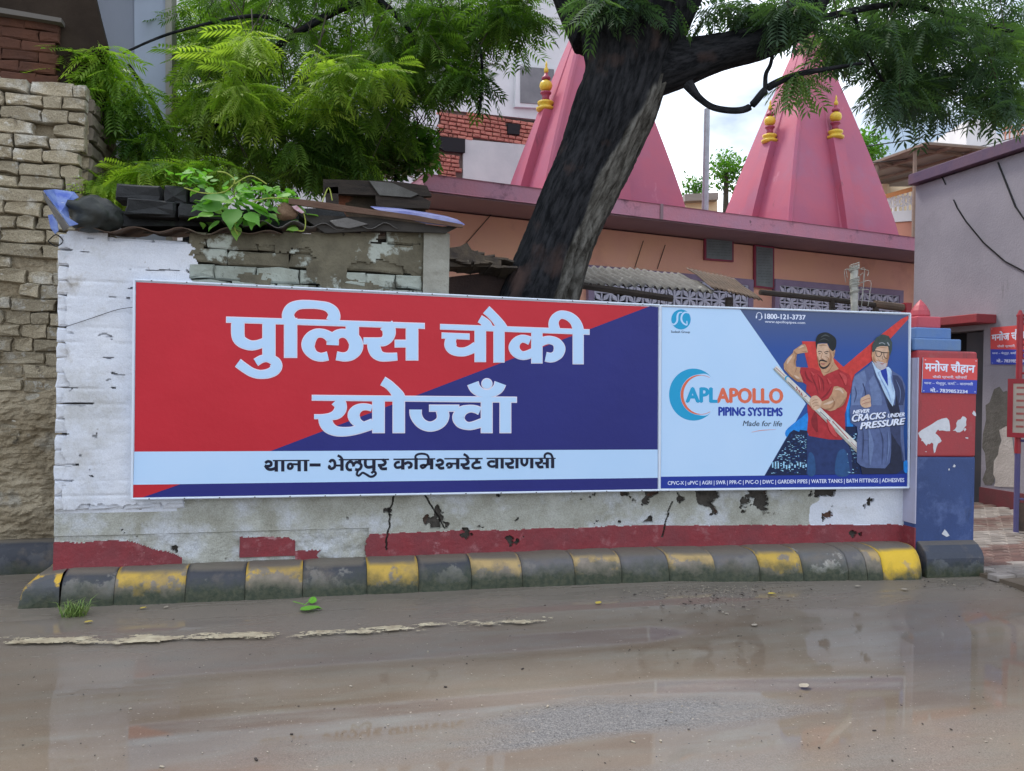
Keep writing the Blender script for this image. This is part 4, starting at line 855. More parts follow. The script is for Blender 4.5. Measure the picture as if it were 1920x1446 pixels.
q.poly([(345, 272), (362, 262), (375, 240), (372, 215), (385, 192), (405, 185), (420, 163), (438, 168), (450, 182), (446, 208), (448, 232), (432, 250), (420, 272), (400, 284), (378, 284), (366, 272)])
q.poly([(425, 262), (440, 250), (448, 262), (436, 278)]); q.poly([(492, 142), (505, 120), (520, 140), (522, 162), (505, 158)]); q.poly([(440, 322), (462, 322), (462, 334), (444, 330)]); q.poly([(345, 545), (356, 524), (368, 535), (362, 548)]); q.poly([(312, 560), (322, 554), (324, 570), (314, 572)]); q.poly([(135, 428), (150, 426), (148, 434)]); q.poly([(262, 1050), (285, 1015), (300, 1030), (322, 1062), (300, 1072)])
tag(q.obj('torn_poster', MT['paper'], pl), 'torn white remains of a poster')

def nameplate(P, quad_r, quad_b, t1, t2, t3, t4, loc, label, scr):
    np_ = thing('nameplate', loc, label, 'nameplate', None)
    c = [quad_r[0], quad_r[1], quad_b[1], quad_b[0]]
    slab(P, c, .006, 'plate', FRM, np_, .012)
    q = Print(P, .0125); q.poly([quad_r[0], quad_r[1], quad_r[2], quad_r[3]]); q.obj('red_field', flat('plate_red', (.66, .09, .09)), np_)
    q = Print(P, .0125); q.poly([quad_r[3], quad_r[2], quad_b[1], quad_b[0]]); q.obj('blue_field', flat('plate_blue', (.05, .08, .46)), np_)
    q = Print(P, .0135); fit_text(q, 'मनोज चौहान', *t1, .035); fit_text(q, 'चौकी प्रभारी, खोजवाँ', *t2, .01); fit_text(q, 'थाना – भेलूपुर, कमि. – वाराणसी', *t3, .01); fit_text(q, 'मो.- 7839853234', *t4, .03)
    q.obj('lettering', PW, np_)
    mb = MB()
    for x, y in scr: mb.lathe(P(x, y, .012), [(.006, -.003), (.006, .003)], 8)
    mb.obj('screws', FRM, np_)
    return np_
L1 = PP(1780, 705)
nameplate(PP, [(1729.2, 670.6), (1831, 672.9), (1830, 713), (1727.9, 710.7)], [(1726.6, 736.3), (1829.2, 738.5)],
    [(1732.5, 675.5), (1826.5, 680), (1824.5, 702), (1732.5, 699)], [(1746.5, 703.8), (1811, 704.5), (1811, 712), (1746.5, 710.2)], [(1731, 715), (1822, 717), (1822, 724.5), (1731, 722)], [(1742, 726.5), (1812, 730), (1812, 737.6), (1742, 735.2)],
    (L1[0], L1[1], L1[2] - .3), 'red and blue officer nameplate on the front of the gate pillar', [(1733, 675), (1828, 677), (1730, 733), (1826, 735)])

# ============================================================ YARD BUILDING (right)
RBX = 9.0
def PR(x, y, off=0): return onpl(x, y, (RBX, 0), (0, 1)) + np.array([-off, 0, 0])
MT['greywall'] = mat('grey_lilac_plaster', (.33, .31, .36), (.27, .255, .30), 1.2, .85, .25, 30, patches=[((.20, .19, .22), .8, .52, .25), ((.50, .48, .52), 1.1, .64, .15), ((.13, .12, .13), 2.4, .66, .12, (1.6, 1.6, .22)), ((.10, .09, .09), 16, .74, .02)], fine=.35)
MT['fascia'] = mat('dull_purple_fascia', (.10, .065, .12), (.14, .08, .12), 3, .7, .2, 30)
MT['dado'] = mat('maroon_dado', (.16, .035, .045), (.12, .04, .045), 4, .7, .2, 30)
MT['dark'] = mat('dark_interior', (.012, .012, .015), None, rough=.9)
MT['lintel'] = mat('red_lintel_paint', (.32, .04, .05), (.26, .05, .06), 4, .6, .2, 30)
rb = thing('yard_building', (RBX, 7.5, 0), 'grey lilac plastered building with sloping purple roof edge and dark doorway', 'building')
yl = 9.98; yr = 3.2
dY0 = PR(1843, 700)[1]; dY1 = PR(1745, 700)[1]; dzt = PR(1800, 622)[2]; gz = .05
zr0 = PR(1710, 352)[2]; zf0 = PR(1708, 333)[2]
mb = MB()
mb.prism([(RBX, yr, 0), (RBX, dY0, 0), (RBX, dY0, zr0), (RBX, yr, zr0)], (.25, 0, 0))
mb.prism([(RBX, dY1, 0), (RBX, yl, 0), (RBX, yl, zr0), (RBX, dY1, zr0)], (.25, 0, 0))
mb.prism([(RBX, dY0, dzt), (RBX, dY1, dzt), (RBX, dY1, zr0), (RBX, dY0, zr0)], (.25, 0, 0))
mb.prism([(RBX + .25, yl - .25, 0), (RBX + 5, yl - .25, 0), (RBX + 5, yl - .25, zr0), (RBX + .25, yl - .25, zr0)], (0, .25, 0))
mb.obj('wall', MT['greywall'], rb)
o = MB().box((RBX + 2.4, (yl + yr) / 2 - .05, (zr0 + zf0) / 2 + .02), (5.0, yl - yr + .2, zf0 - zr0)).obj('roof_edge', MT['fascia'], rb); bevel(o, .01)
MB().prism([(RBX + .26, dY0 - .5, 0), (RBX + 1.8, dY0 - .5, 0), (RBX + 1.8, dY1 + .3, 0), (RBX + .26, dY1 + .3, 0)], (0, 0, zr0 - .1)).obj('room_void', MT['dark'], rb)
o = MB().box((RBX - .16, (dY0 + dY1) / 2 + .05, PR(1800, 603)[2] - .01), (.34, dY1 - dY0 + .5, .12)).obj('door_canopy', MT['lintel'], rb); bevel(o, .01)
MT['door'] = mat('dark_grey_door_paint', (.05, .055, .07), (.07, .07, .08), 3, .5, .1, 20)
o = MB().box((RBX + .10, dY0 + .18, dzt / 2), (.05, .36, dzt - .04)).obj('door_leaf', MT['door'], rb); bevel(o, .005)
z_d = PR(1870, 918)[2]
o = MB().box((RBX - .012, (yr + dY0) / 2, z_d / 2), (.03, dY0 - yr, z_d)).obj('dado', MT['dado'], rb)
MT['dampstain'] = mat('damp_black_plaster_stain', (.10, .095, .085), (.15, .14, .13), 8, .9, .5, 30)
MT['peel'] = mat('pale_peeled_plaster', (.50, .46, .44), (.42, .38, .36), 6, .9, .5, 30)
q = Print(PR, .004).at(4.018, 1700, 740)
q.poly([(575, 300), (600, 190), (596, 80), (625, 60), (660, -40), (700, -60), (730, -20), (760, -30), (770, 60), (790, 110), (790, 235), (750, 240), (700, 265), (705, 320), (715, 345), (700, 390), (690, 450), (665, 500), (660, 560), (668, 600), (660, 660), (640, 682), (590, 680), (572, 640), (600, 560), (590, 440), (570, 400)]); q.obj('damp_patch', MT['dampstain'], rb)
q = Print(PR, .006).at(4.018, 1700, 740)
q.poly([(700, 268), (752, 238), (792, 250), (800, 340), (820, 500), (820, 700), (700, 695), (662, 690), (672, 640), (655, 600), (660, 500), (690, 455), (700, 395), (718, 345)]); q.obj('peeled_patch', MT['peel'], rb)
# cable scars on the wall
for pts, r_, lab in (([(1872, 305, .01), (1888, 345, .012), (1905, 388, .012), (1935, 430, .01), (2000, 480, .01)], .012, 'black cable curving down the grey yard wall at the right edge'),
                     ([(1789, 375, .01), (1796, 390, .012), (1812, 415, .012), (1845, 455, .012), (1885, 490, .012), (1960, 530, .01)], .010, 'long black cable sagging across the middle of the grey yard wall'),
                     ([(1767, 332, .01), (1774, 346, .01)], .010, 'short black cable end just under the purple roof edge')):
    tag(MB().tube([PR(*q) for q in pts], r_, 5).obj('wall_cable', MT['wire']), lab, 'cable')
L2 = PR(1885, 650)
nameplate(PR, [(1858.6, 614.5), (1936, 608), (1936, 656), (1858.6, 655)], [(1859.2, 683.5), (1936, 683.5)],
    [(1861, 624), (1932, 614), (1932, 640), (1861, 641)], [(1871, 647), (1926, 645), (1926, 652), (1871, 653)], [(1862, 660), (1933, 659), (1933, 666), (1862, 665.5)], [(1870, 673), (1925, 672), (1925, 680), (1870, 679.5)],
    (L2[0], L2[1], L2[2] - .3), 'red and blue nameplate on the grey wall behind the iron gate post', [(1861, 617), (1932, 612), (1862, 681), (1930, 681)])

# ============================================================ IRON GATE (right edge)
MT['gred'] = mat('red_gate_enamel', (.36, .03, .045), (.28, .03, .04), 4, .4, .1, 20); MT['gblue'] = mat('blue_gate_enamel', (.07, .07, .22), (.10, .09, .20), 4, .5, .1, 20); MT['grust'] = mat('dark_rusty_gate_sheet', (.05, .04, .035), (.12, .08, .06), 6, .8, .4, 25)
gx = onz(1905, 1005, .05); GP = np.array([gx[0], gx[1], 0]); gd = np.array([.55, -.835, 0])
def PG(x, y, off=0): return onpl(x, y, GP, gd) + np.array([-.835, -.55, 0]) * off
gt = thing('iron_gate', (GP[0], GP[1], .05), 'open wrought iron gate, red above and blue below, with a notice board wired on', 'gate')
mb = MB(); a = PG(1909, 582); mb.tube([(GP[0], GP[1], PG(1905, 850)[2]), (GP[0], GP[1], a[2] - .05), (GP[0], GP[1], a[2])], [.03, .03, .012], 8); mb.obj('post', MT['gred'], gt)
MB().tube([(GP[0], GP[1], .02), (GP[0], GP[1], PG(1905, 850)[2])], .027, 8).obj('post', MT['gblue'], gt)
mb = MB()
for y in (592, 700, 722): mb.tube([PG(1906, y), PG(1906, y) + gd * 1.0], .014, 6)
for k in range(5):
    c = PG(1906, 606) + gd * (.10 + k * .2)
    for zz, sgn in ((0, 1), (-.19, -1), (-.36, 1)):
        mb.tube([c + np.array([0, 0, zz]) + gd * (.085 - .012 * t) * math.cos(t * .9) + np.array([0, 0, (.085 - .012 * t) * math.sin(t * .9) * sgn]) for t in np.linspace(0, 6.2, 22)], .009, 5)
mb.obj('scrollwork', MT['gred'], gt)
mb = MB()
for k in range(6): mb.tube([PG(1906, 835) + gd * (.16 * k + .12), PG(1906, 835) + gd * (.16 * k + .12) - np.array([0, 0, .62])], .010, 6)
mb.tube([PG(1906, 826), PG(1906, 826) + gd * 1.0], .016, 6); mb.tube([PG(1906, 935), PG(1906, 935) + gd * 1.0], .014, 6)
mb.obj('bars', MT['gblue'], gt)
p0_ = PG(1903, 940); MB().box(p0_ + gd * .5 - np.array([0, 0, .16]), (1.0, .012, .30), (gd, np.cross(gd, (0, 0, 1)), (0, 0, 1))).obj('kick_sheet', MT['grust'], gt)
a = PG(1895, 715, .05); b = PG(1895, 815, .05); hh = a[2] - b[2]
nbd = thing('notice_board', a, 'red framed notice board hung on the iron gate', 'board')
MT['newsp'] = mat('yellowed_notice_paper', (.48, .42, .36), (.40, .34, .30), 5, .8)
cb_ = a + gd * .36 - np.array([0, 0, hh / 2]); AG = (gd, np.cross(gd, (0, 0, 1)), np.array([0, 0, 1.0]))
MB().box(cb_, (.70, .02, hh), AG).obj('sheet', MT['newsp'], nbd)
mb = MB()
for s_ in (-1, 1): mb.box(cb_ + gd * s_ * .35, (.05, .035, hh + .05), AG); mb.box(cb_ + np.array([0, 0, s_ * hh / 2]), (.65, .034, .05), AG)
mb.obj('frame', MT['gred'], nbd)
mb = MB(); rs = np.random.RandomState(5); nrm = np.array([-.835, -.55, 0])
for r_ in range(7):
    for k in range(6):
        if rs.rand() < .8: mb.box(cb_ + gd * (-.26 + k * .095) + np.array([0, 0, hh * (.38 - r_ * .12)]) + nrm * .0115, (.07, .002, .022), AG)
mb.obj('faded_print_lines', LIP, nbd)
# ============================================================ TEMPLE
TA = dep(795, 330, 10.05); TB = dep(1700, 440, 13.5); ZT = (TA[2] + TB[2]) / 2
tu = TB - TA; tu[2] = 0; tu /= np.linalg.norm(tu); tv = np.array([-tu[1], tu[0], 0])    # along, back
TP = np.array([TA[0], TA[1], 0])
def PT(x, y, off=0, back=0): return onpl(x, y, TP + tv * back, tu) - tv * off
def tc_(p): q = np.array(p) - TP; return q @ tu, q @ tv
MT['tpink'] = mat('weathered_pink_slab_paint', (.60, .25, .33), (.52, .26, .36), 2.2, .75, .3, 25, patches=[((.22, .11, .16), 2.4, .56, .12), ((.10, .07, .08), 7, .67, .05)])
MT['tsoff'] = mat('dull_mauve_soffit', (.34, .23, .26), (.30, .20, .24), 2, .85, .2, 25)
MT['tora'] = mat('salmon_orange_wall_paint', (.93, .52, .35), (.90, .48, .37), 1.2, .8, .15, 25, patches=[((.66, .30, .24), 1.0, .56, .25), ((.40, .22, .18), 18, .74, .03)])
MT['tower'] = mat('rose_pink_tower_paint', (.43, .095, .15), (.36, .095, .165), 1.4, .6, .12, 12, patches=[((.33, .12, .20), .9, .53, .2), ((.55, .25, .32), 2.6, .64, .12, (1, 1, .35)), ((.22, .07, .10), 3.2, .66, .08, (1.5, 1.5, .3)), ((.68, .34, .40), 10, .73, .03)])
MT['gold'] = mat('yellow_gold_enamel', (.72, .50, .05), (.60, .40, .04), 6, .35, .1, 20)
MT['tmar'] = mat('maroon_finial_paint', (.34, .05, .10), (.28, .05, .09), 6, .45, .1, 20)
MT['jali'] = mat('pale_lilac_jali', (.66, .66, .80), (.55, .55, .68), 6, .7, .2, 30)
MT['jframe'] = mat('mauve_jali_frame', (.32, .25, .38), (.26, .20, .32), 4, .7, .2, 30)
MT['slate'] = mat('grey_marble_plaque', (.22, .26, .27), (.17, .20, .21), 5, .35, .05, 20)
tm = thing('temple', (TA[0] + 4.5, TA[1] + 2, 0), 'salmon orange temple with pink roof ledge and pink pyramid towers behind the sign', 'temple')
def tp(a, b, z): return TP + tu * a + tv * b + np.array([0, 0, z])
ZS = PT(795, 357)[2]; LEN = 11.2; BW = .85
o = MB().prism([tp(0, 0, ZS), tp(LEN, 0, ZS), tp(LEN, 7, ZS), tp(0, 7, ZS)], (0, 0, ZT - ZS)).obj('roof_slab', MT['tpink'], tm); bevel(o, .015)
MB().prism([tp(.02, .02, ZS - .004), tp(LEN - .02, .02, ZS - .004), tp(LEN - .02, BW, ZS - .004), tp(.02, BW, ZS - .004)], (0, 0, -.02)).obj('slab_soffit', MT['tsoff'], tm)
MB().box(tp(LEN / 2, 3.85, ZS / 2 - .02), (LEN - .5, 6.0, ZS - .05), (tu, tv, (0, 0, 1))).obj('wall', MT['tora'], tm)
def PTW(x, y, off=0): return PT(x, y, off, BW)
# slab joint
MB().box(tp(tc_(PT(1240, 400))[0], .0, (ZS + ZT) / 2), (.05, .03, ZT - ZS + .01), (tu, tv, (0, 0, 1))).obj('slab_joint', MT['tsoff'], tm)
# jali (pierced screens): frame, dark void and single blocks
def jali(x0, x1, ytop0, nrow, label):
    a = PTW(x0, ytop0); a0, _ = tc_(a); a1, _ = tc_(PTW(x1, ytop0)); zt_ = a[2]; n = max(1, round((a1 - a0 - .2) / .30)); cw = (a1 - a0 - .2) / n; ht = nrow * cw
    fr = MB()
    fr.box(tp((a0 + a1) / 2, BW - .03, zt_ - .05), (a1 - a0, .10, .10), (tu, tv, (0, 0, 1)))
    for s_ in (a0 + .05, a1 - .05): fr.box(tp(s_, BW - .031, zt_ - .10 - ht / 2), (.10, .10, ht), (tu, tv, (0, 0, 1)))
    f = fr.obj('jali_frame', MT['jframe'], tm)
    MB().box(tp((a0 + a1) / 2, BW - .004, zt_ - .1 - ht / 2), (a1 - a0 - .21, .02, ht), (tu, tv, (0, 0, 1))).obj('jali_void', MT['dark'], f)
    me = jali_cell(cw)
    for r in range(nrow):
        for k in range(n):
            o = bpy.data.objects.new('jali_block', me); COL.objects.link(o); o.parent = f
            o.location = tp(a0 + .1 + cw * (k + .5), BW - .045, zt_ - .1 - cw * (r + .5)) - world_loc(f); o.rotation_euler = (0, 0, math.atan2(tu[1], tu[0]))
def jali_cell(c):
    mb = MB(); h = c / 2; t = .035
    for a in (-1, 1): mb.box((a * (h - .008), 0, 0), (.016, t, c)); mb.box((0, .001, a * (h - .008)), (c - .033, t, .016))
    for k in range(4):
        q = math.pi / 4 + k * math.pi / 2
        # four fat petals along the diagonals
        V = []; L_ = h * 1.32
        for y in (-t / 2, t / 2):
            for r_, w_ in ((.12, 0), (.5, .26), (1.0, 0), (.5, -.26)):
                V.append((math.cos(q) * r_ * L_ - math.sin(q) * w_ * h, y + .002 * k, math.sin(q) * r_ * L_ + math.cos(q) * w_ * h))
        mb.add(V, [(0, 3, 2, 1), (4, 5, 6, 7), (0, 1, 5, 4), (1, 2, 6, 5), (2, 3, 7, 6), (3, 0, 4, 7)])
        q2 = k * math.pi / 2; mb.box((math.cos(q2) * h * .5, .004 + .001 * k, math.sin(q2) * h * .5), (h * .9 if k % 2 == 0 else .022, t * .8, .022 if k % 2 == 0 else h * .9))
    me = bpy.data.meshes.new('jali_block'); me.from_pydata(mb.V, [], mb.F); me.materials.append(MT['jali']); return me
jali(1100, 1408, 498, 4, 'left'); jali(1448, 1688, 524, 4, 'right')
def plaque(x0, y0, x1, y1, y0b, y1b, label, nl):
    c = [(x0, y0), (x1, y0b), (x1, y1b), (x0, y1)]; p = PTW((x0 + x1) / 2, (y0 + y1) / 2)
    t = thing('plaque', p, label, 'plaque')
    slab(PTW, c, .04, 'frame', MT['tmar'], t, .05); m_ = 3
    slab(PTW, [(x0 + m_, y0 + m_), (x1 - m_, y0b + m_), (x1 - m_, y1b - m_), (x0 + m_, y1 - m_)], .02, 'stone', MT['slate'], t, .056)
    q = Print(PTW, .0575); rs = np.random.RandomState(nl)
    for k in range(nl):
        y = y0 + 7 + (y1 - y0 - 12) * k / nl; x = x0 + 6
        while x < x1 - 9: w_ = rs.uniform(3, 8); q.rect(x, y + .05 * (x - x0), min(x + w_, x1 - 6), y + .05 * (x - x0) + .7); x += w_ + 1.5
    q.obj('engraved_lines', flat('engraved_grey', (.12, .145, .15)), t)
plaque(1318, 446, 1372, 488, 450, 492, 'wide grey stone plaque in red frame on the salmon temple wall', 6)
plaque(1411, 460, 1448, 539, 464, 543, 'tall narrow grey stone plaque in red frame, lower right of the wide one', 13)

def tower(px_near, y_near, px_l, px_r, apex_y, label, setb=.45):
    near = onpl(px_near, y_near, TP + tv * setb, tu); a, b = tc_(near)
    def pxof(p): d = (p - CAMP); z = d @ FW; return CX + FPX * (d @ R2) / z, CY - FPX * (d @ U2) / z
    def solve(f, tgt, lo=.2, hi=8):
        for _ in range(50):
            m = (lo + hi) / 2
            if f(m) < tgt: lo = m
            else: hi = m
        return m
    wr = solve(lambda s: pxof(tp(a + s, b, ZT))[0], px_r); wl = solve(lambda s: -pxof(tp(a, b + s, ZT))[0], -px_l)
    cx_, cy_ = a + wr / 2, b + wl / 2
    zap = solve(lambda z: -pxof(tp(cx_, cy_, z))[1], -apex_y, 4, 20); H = zap - ZT
    g = MB(); N_ = 10; V = []
    def w_(t): return 1 - t ** 1.12 * .985
    ring = [(-1, -1), (-.12, -1), (-.10, -1.03), (.10, -1.03), (.12, -1), (1, -1), (1, 1), (-1, 1), (-1, .12), (-1.03, .10), (-1.03, -.10), (-1, -.12)]
    for i in range(N_ + 1):
        t = i / N_; s = w_(t)
        for x, y in ring: V.append(tp(cx_ + x * wr / 2 * s, cy_ + y * wl / 2 * s, ZT + H * t))
    n = len(ring); F = [(i * n + k, i * n + (k + 1) % n, (i + 1) * n + (k + 1) % n, (i + 1) * n + k) for i in range(N_) for k in range(n)] + [tuple(range(N_ * n, N_ * n + n))]
    t_ = g.add(V, F).obj('tower', MT['tower'], tm); t_['label'] = label
    # corner rib
    c = MB(); c.tube([tp(cx_ - wr / 2 * w_(t) * 1.0, cy_ - wl / 2 * w_(t) * 1.0, ZT + H * t) for t in np.linspace(0, .97, 12)], .05, 6); c.obj('corner_rib', MT['tower'], t_)
    # pilasters with pot finials, front and left face
    for face in ('f', 'l'):
        PH = .42; W = .13
        mb = MB(); Vp = []
        for t in np.linspace(0, PH, 7):
            s = w_(t)
            for i_, q in ((-W, 0), (-W, .16), (W, .16), (W, 0)):
                if face == 'f': Vp.append(tp(cx_ + i_, cy_ - wl / 2 * s - q + .02, ZT + H * t))
                else: Vp.append(tp(cx_ - wr / 2 * s - q + .02, cy_ - i_, ZT + H * t))
        Fp = [(i * 4 + k, i * 4 + k + 1, (i + 1) * 4 + k + 1, (i + 1) * 4 + k) for i in range(6) for k in range(3)] + [(24, 25, 26, 27)]
        mb.add(Vp, Fp).obj('pilaster', MT['tower'], t_)
        s = w_(PH); base = tp(cx_, cy_ - wl / 2 * s - .06, ZT + H * PH) if face == 'f' else tp(cx_ - wr / 2 * s - .06, cy_, ZT + H * PH)
        sc = .68
        def lp(p): return [(r * sc, z * sc) for r, z in p]
        fb = MB().lathe(base, lp([(.15, 0), (.21, .03), (.22, .08), (.16, .11), (.15, .14), (.19, .17), (.19, .22), (.12, .25)]), 14).obj('finial_base', MT['gold'], t_, True)
        MB().lathe(base, lp([(.10, .25), (.08, .33), (.10, .40), (.13, .42), (.13, .45), (.07, .47)]), 12).obj('finial_neck', MT['tmar'], t_, True)
        MB().lathe(base, lp([(.06, .47), (.13, .52), (.155, .60), (.13, .68), (.06, .73)]), 14).obj('finial_pot', MT['gold'], t_, True)
        MB().lathe(base, lp([(.06, .73), (.11, .76), (.10, .80), (.05, .84), (.035, .90)]), 12).obj('finial_collar', MT['tmar'], t_, True)
        MB().lathe(base, lp([(.035, .90), (.055, .94), (.05, .99), (.02, 1.05), (.03, 1.08), (.005, 1.18)]), 10).obj('finial_tip', MT['gold'], t_, True)
    return t_
tower(1480, 408, 1338, 1690, 36, 'right pyramid tower', .45)
tower(1022, 352, 934, 1290, -30, 'left pyramid tower half hidden by the trunk', .45)
# steel pole on the roof
MT['galv'] = mat('galvanised_pole', (.36, .38, .42), (.28, .30, .33), 8, .5, .05, 20, metal=.3)
pb_ = tp(tc_(PT(1322, 400, 0, 1.2))[0], 1.2, ZT); zp = onpl(1327, 205, TP + tv * 1.2, tu)[2]
pt_ = onpl(1327, 205, TP + tv * 1.2, tu)
t = MB().tube([pb_, (pb_[0], pb_[1], zp)], [.062, .05], 8).obj('steel_pole', MT['galv']); tag(t, 'grey steel pole standing between the two pink temple towers', 'pole')

# ============================================================ corrugated sheets behind the sign
def corrug(name, P0, u, v, L_, W_, pitch, amp, m, parent=None, wob=.02, seed=0, holes=0):
    P0 = np.array(P0, float); u = np.array(u, float); v = np.array(v, float); nn = np.cross(u, v); nn /= np.linalg.norm(nn)
    if nn[2] < 0: nn = -nn
    nx_ = int(L_ / pitch * 8); ny_ = max(4, int(W_ / .06)); V = []; F = []
    for j in range(ny_ + 1):
        for i in range(nx_ + 1):
            x = L_ * i / nx_; y = W_ * j / ny_
            e = .03 * fbm((x, seed, 0), 3, 3) if j in (0,) else 0
            V.append(P0 + u * x + v * (y + e) + nn * (amp * math.sin(2 * math.pi * x / pitch) + wob * fbm((x, y, seed), 1.6, 3)))
    for j in range(ny_):
        for i in range(nx_): a = j * (nx_ + 1) + i; F.append((a, a + 1, a + nx_ + 2, a + nx_ + 1))
    o = new_mesh(name, V, F, m, parent=parent, smooth=True)
    s = o.modifiers.new('thickness', 'SOLIDIFY'); s.thickness = .004; return o
MT['tin'] = mat('weathered_grey_sheet', (.17, .165, .16), (.10, .095, .09), 5, .75, .4, 30, patches=[((.32, .31, .29), 6, .6, .08), ((.05, .04, .035), 4, .62, .1)])
MT['rusttin'] = mat('brown_rusted_sheet', (.13, .085, .06), (.09, .065, .05), 6, .8, .4, 30, patches=[((.25, .18, .13), 7, .62, .08)])
MT['blackwood'] = mat('blackened_timber', (.03, .024, .022), (.055, .042, .035), 5, .85, .4, 20, stretch=(1, 1, 6))
YS = 6.9
def PS(x, y, Y=YS): return onpl(x, y, (0, Y), (1, 0))
sr = thing('sheet_canopy', PS(1250, 530), 'old grey corrugated sheet canopy on a dark beam right of the trunk', 'roof sheet')
a = PS(1088, 532); b = PS(1340, 545); u = b - a; L_ = np.linalg.norm(u); u /= L_; v = np.array([0, .9, .33]); v /= np.linalg.norm(v)
corrug('sheet', a, u, v, L_, .85, .082, .016, MT['tin'], sr, .03, 1)
a2 = PS(1335, 541) + np.array([0, 0, .004]); b2 = PS(1432, 562); u2 = b2 - a2; l2 = np.linalg.norm(u2); u2 /= l2
v2 = np.array([0, .9, .45]); v2 /= np.linalg.norm(v2); corrug('sheet', a2, u2, v2, l2, .62, .05, .010, MT['rusttin'], sr, .03, 2)
mb = MB(); mb.tube([PS(1088, 531) + np.array([0, .03, -.015]), PS(1262, 560) + np.array([0, .02, 0])], .035, 6); mb.obj('beam', MT['blackwood'], sr)
mb = MB(); mb.tube([PS(1377, 556) + np.array([0, .1, 0]), PS(1377, 720) + np.array([0, .1, 0])], .04, 6); mb.obj('prop', MT['blackwood'], sr)
rl = thing('pipe_rail', PS(1560, 560), 'dark horizontal pipe on short posts above the advertisement board', 'rail')
mb = MB(); mb.tube([PS(1425, 548), PS(1560, 562), PS(1640, 572)], .028, 8); mb.obj('rail', MT['blackwood'], rl)
MB().tube([PS(1640, 570.5), PS(1692, 577)], .042, 8).obj('rail', MT['rusttin'], rl)
MB().tube([PS(1560, 562), PS(1560, 720)], .03, 6).obj('post', MT['blackwood'], rl); MB().tube([PS(1642, 574), PS(1642, 730)], .03, 6).obj('post', MT['blackwood'], rl)
o = MB().box(PS(1700, 578), (.07, .07, .11)).obj('end_bracket', MT['gred'], rl)
# plastic pipe pole wound with wire
MT['pvc'] = mat('dirty_white_pole', (.50, .50, .46), (.30, .31, .28), 14, .6, .3, 30)
pp = thing('wire_wound_pole', PS(1602, 600), 'short dirty white pole wrapped in loose wires above the board', 'pole')
MB().tube([PS(1601, 720, 6.6), PS(1602, 575, 6.6), PS(1601, 530, 6.6), PS(1602, 503, 6.6), PS(1602, 500, 6.6)], [.035, .035, .038, .036, .012], 10).obj('shaft', MT['pvc'], pp, True)
mb = MB(); rs = np.random.RandomState(9)
for k in range(16):
    y = rs.uniform(503, 560); c = PS(1602, y, 6.6); mb.tube([c + np.array([.045 * math.cos(t), .045 * math.sin(t), .01 * t + rs.uniform(-.003, .003)]) for t in np.linspace(0, 6.2, 14)], .0045, 4)
for k in range(9):
    c = PS(1602, rs.uniform(505, 545), 6.6); s_ = rs.choice([-1, 1]); l_ = rs.uniform(.05, .16)
    mb.tube(catmull([c + np.array([.04 * s_, -.03, 0]), c + np.array([l_ * s_, -.05, rs.uniform(-.02, .05)]), c + np.array([l_ * s_ * .9, -.05, -rs.uniform(.05, .2)])], n=4), .003, 4)
mb.obj('wire', MT['pvc'], pp)
MT['wirem'] = MT['wire']
# low lean-to remains left of the trunk
sh_ = thing('collapsed_shed_roof', PS(890, 510), 'collapsed dark tiled lean-to roof between the plastered wall end and the trunk', 'roof')
mb = MB(); rs = np.random.RandomState(4)
MT['tile'] = mat('blackened_clay_tile', (.05, .04, .035), (.11, .085, .06), 8, .85, .5, 30, patches=[((.18, .17, .12), 6, .62, .08)])
MB().prism([PS(838, 520), PS(960, 506), PS(960, 600), PS(838, 600)], (0, .1, 0)).obj('shadowed_wall', mat('near_black_brick_wall', (.035, .022, .02), (.05, .03, .025), 5, .9, .5), sh_)  # near-black brick wall behind the loose tiles
tmesh = []
for k in range(26):
    x = 846 + (k % 13) * 8.6; row = k // 13; y = 482 + (k % 13) * 1.4 + row * 16 + rs.uniform(-3, 3); c = PS(x, y) + np.array([0, -.05 - .05 * row, 0])
    o = MB().box((0, 0, 0), (.075, .2, .018)).obj('tile', MT['tile'], sh_); o.location = c - world_loc(sh_); o.rotation_euler = (rs.uniform(-.5, -.2), rs.uniform(-.25, .25), rs.uniform(-.3, .3)); tmesh.append(o)
mb = MB().prism([PS(842, 465, 6.75), PS(862, 462, 6.75), PS(876, 455, 6.75), PS(884, 468, 6.75), PS(905, 478, 6.75), PS(940, 488, 6.75), PS(940, 500, 6.75), PS(900, 500, 6.75), (PS(842, 500, 6.75))], (0, .18, -.02)); mb.obj('tile_heap', MT['tile'], sh_)
# dark outbuilding with planks, behind the shed roof
ob = thing('ruined_outbuilding', PS(700, 370, 7.5), 'dark half ruined hut with broken boards behind the shed roof', 'hut')
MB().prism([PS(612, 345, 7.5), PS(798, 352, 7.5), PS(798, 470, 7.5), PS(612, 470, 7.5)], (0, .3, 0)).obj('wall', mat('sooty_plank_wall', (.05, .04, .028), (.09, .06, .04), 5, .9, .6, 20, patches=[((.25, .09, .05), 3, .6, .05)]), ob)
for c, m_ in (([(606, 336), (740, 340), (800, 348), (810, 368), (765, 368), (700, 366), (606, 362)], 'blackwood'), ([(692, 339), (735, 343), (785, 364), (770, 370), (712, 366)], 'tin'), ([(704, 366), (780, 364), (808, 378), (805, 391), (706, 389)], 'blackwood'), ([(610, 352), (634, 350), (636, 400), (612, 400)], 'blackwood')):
    MB().prism([PS(*q, 7.35 - .03 * (m_ == 'tin')) for q in c], (0, .07, 0)).obj('board', MT[m_], ob)
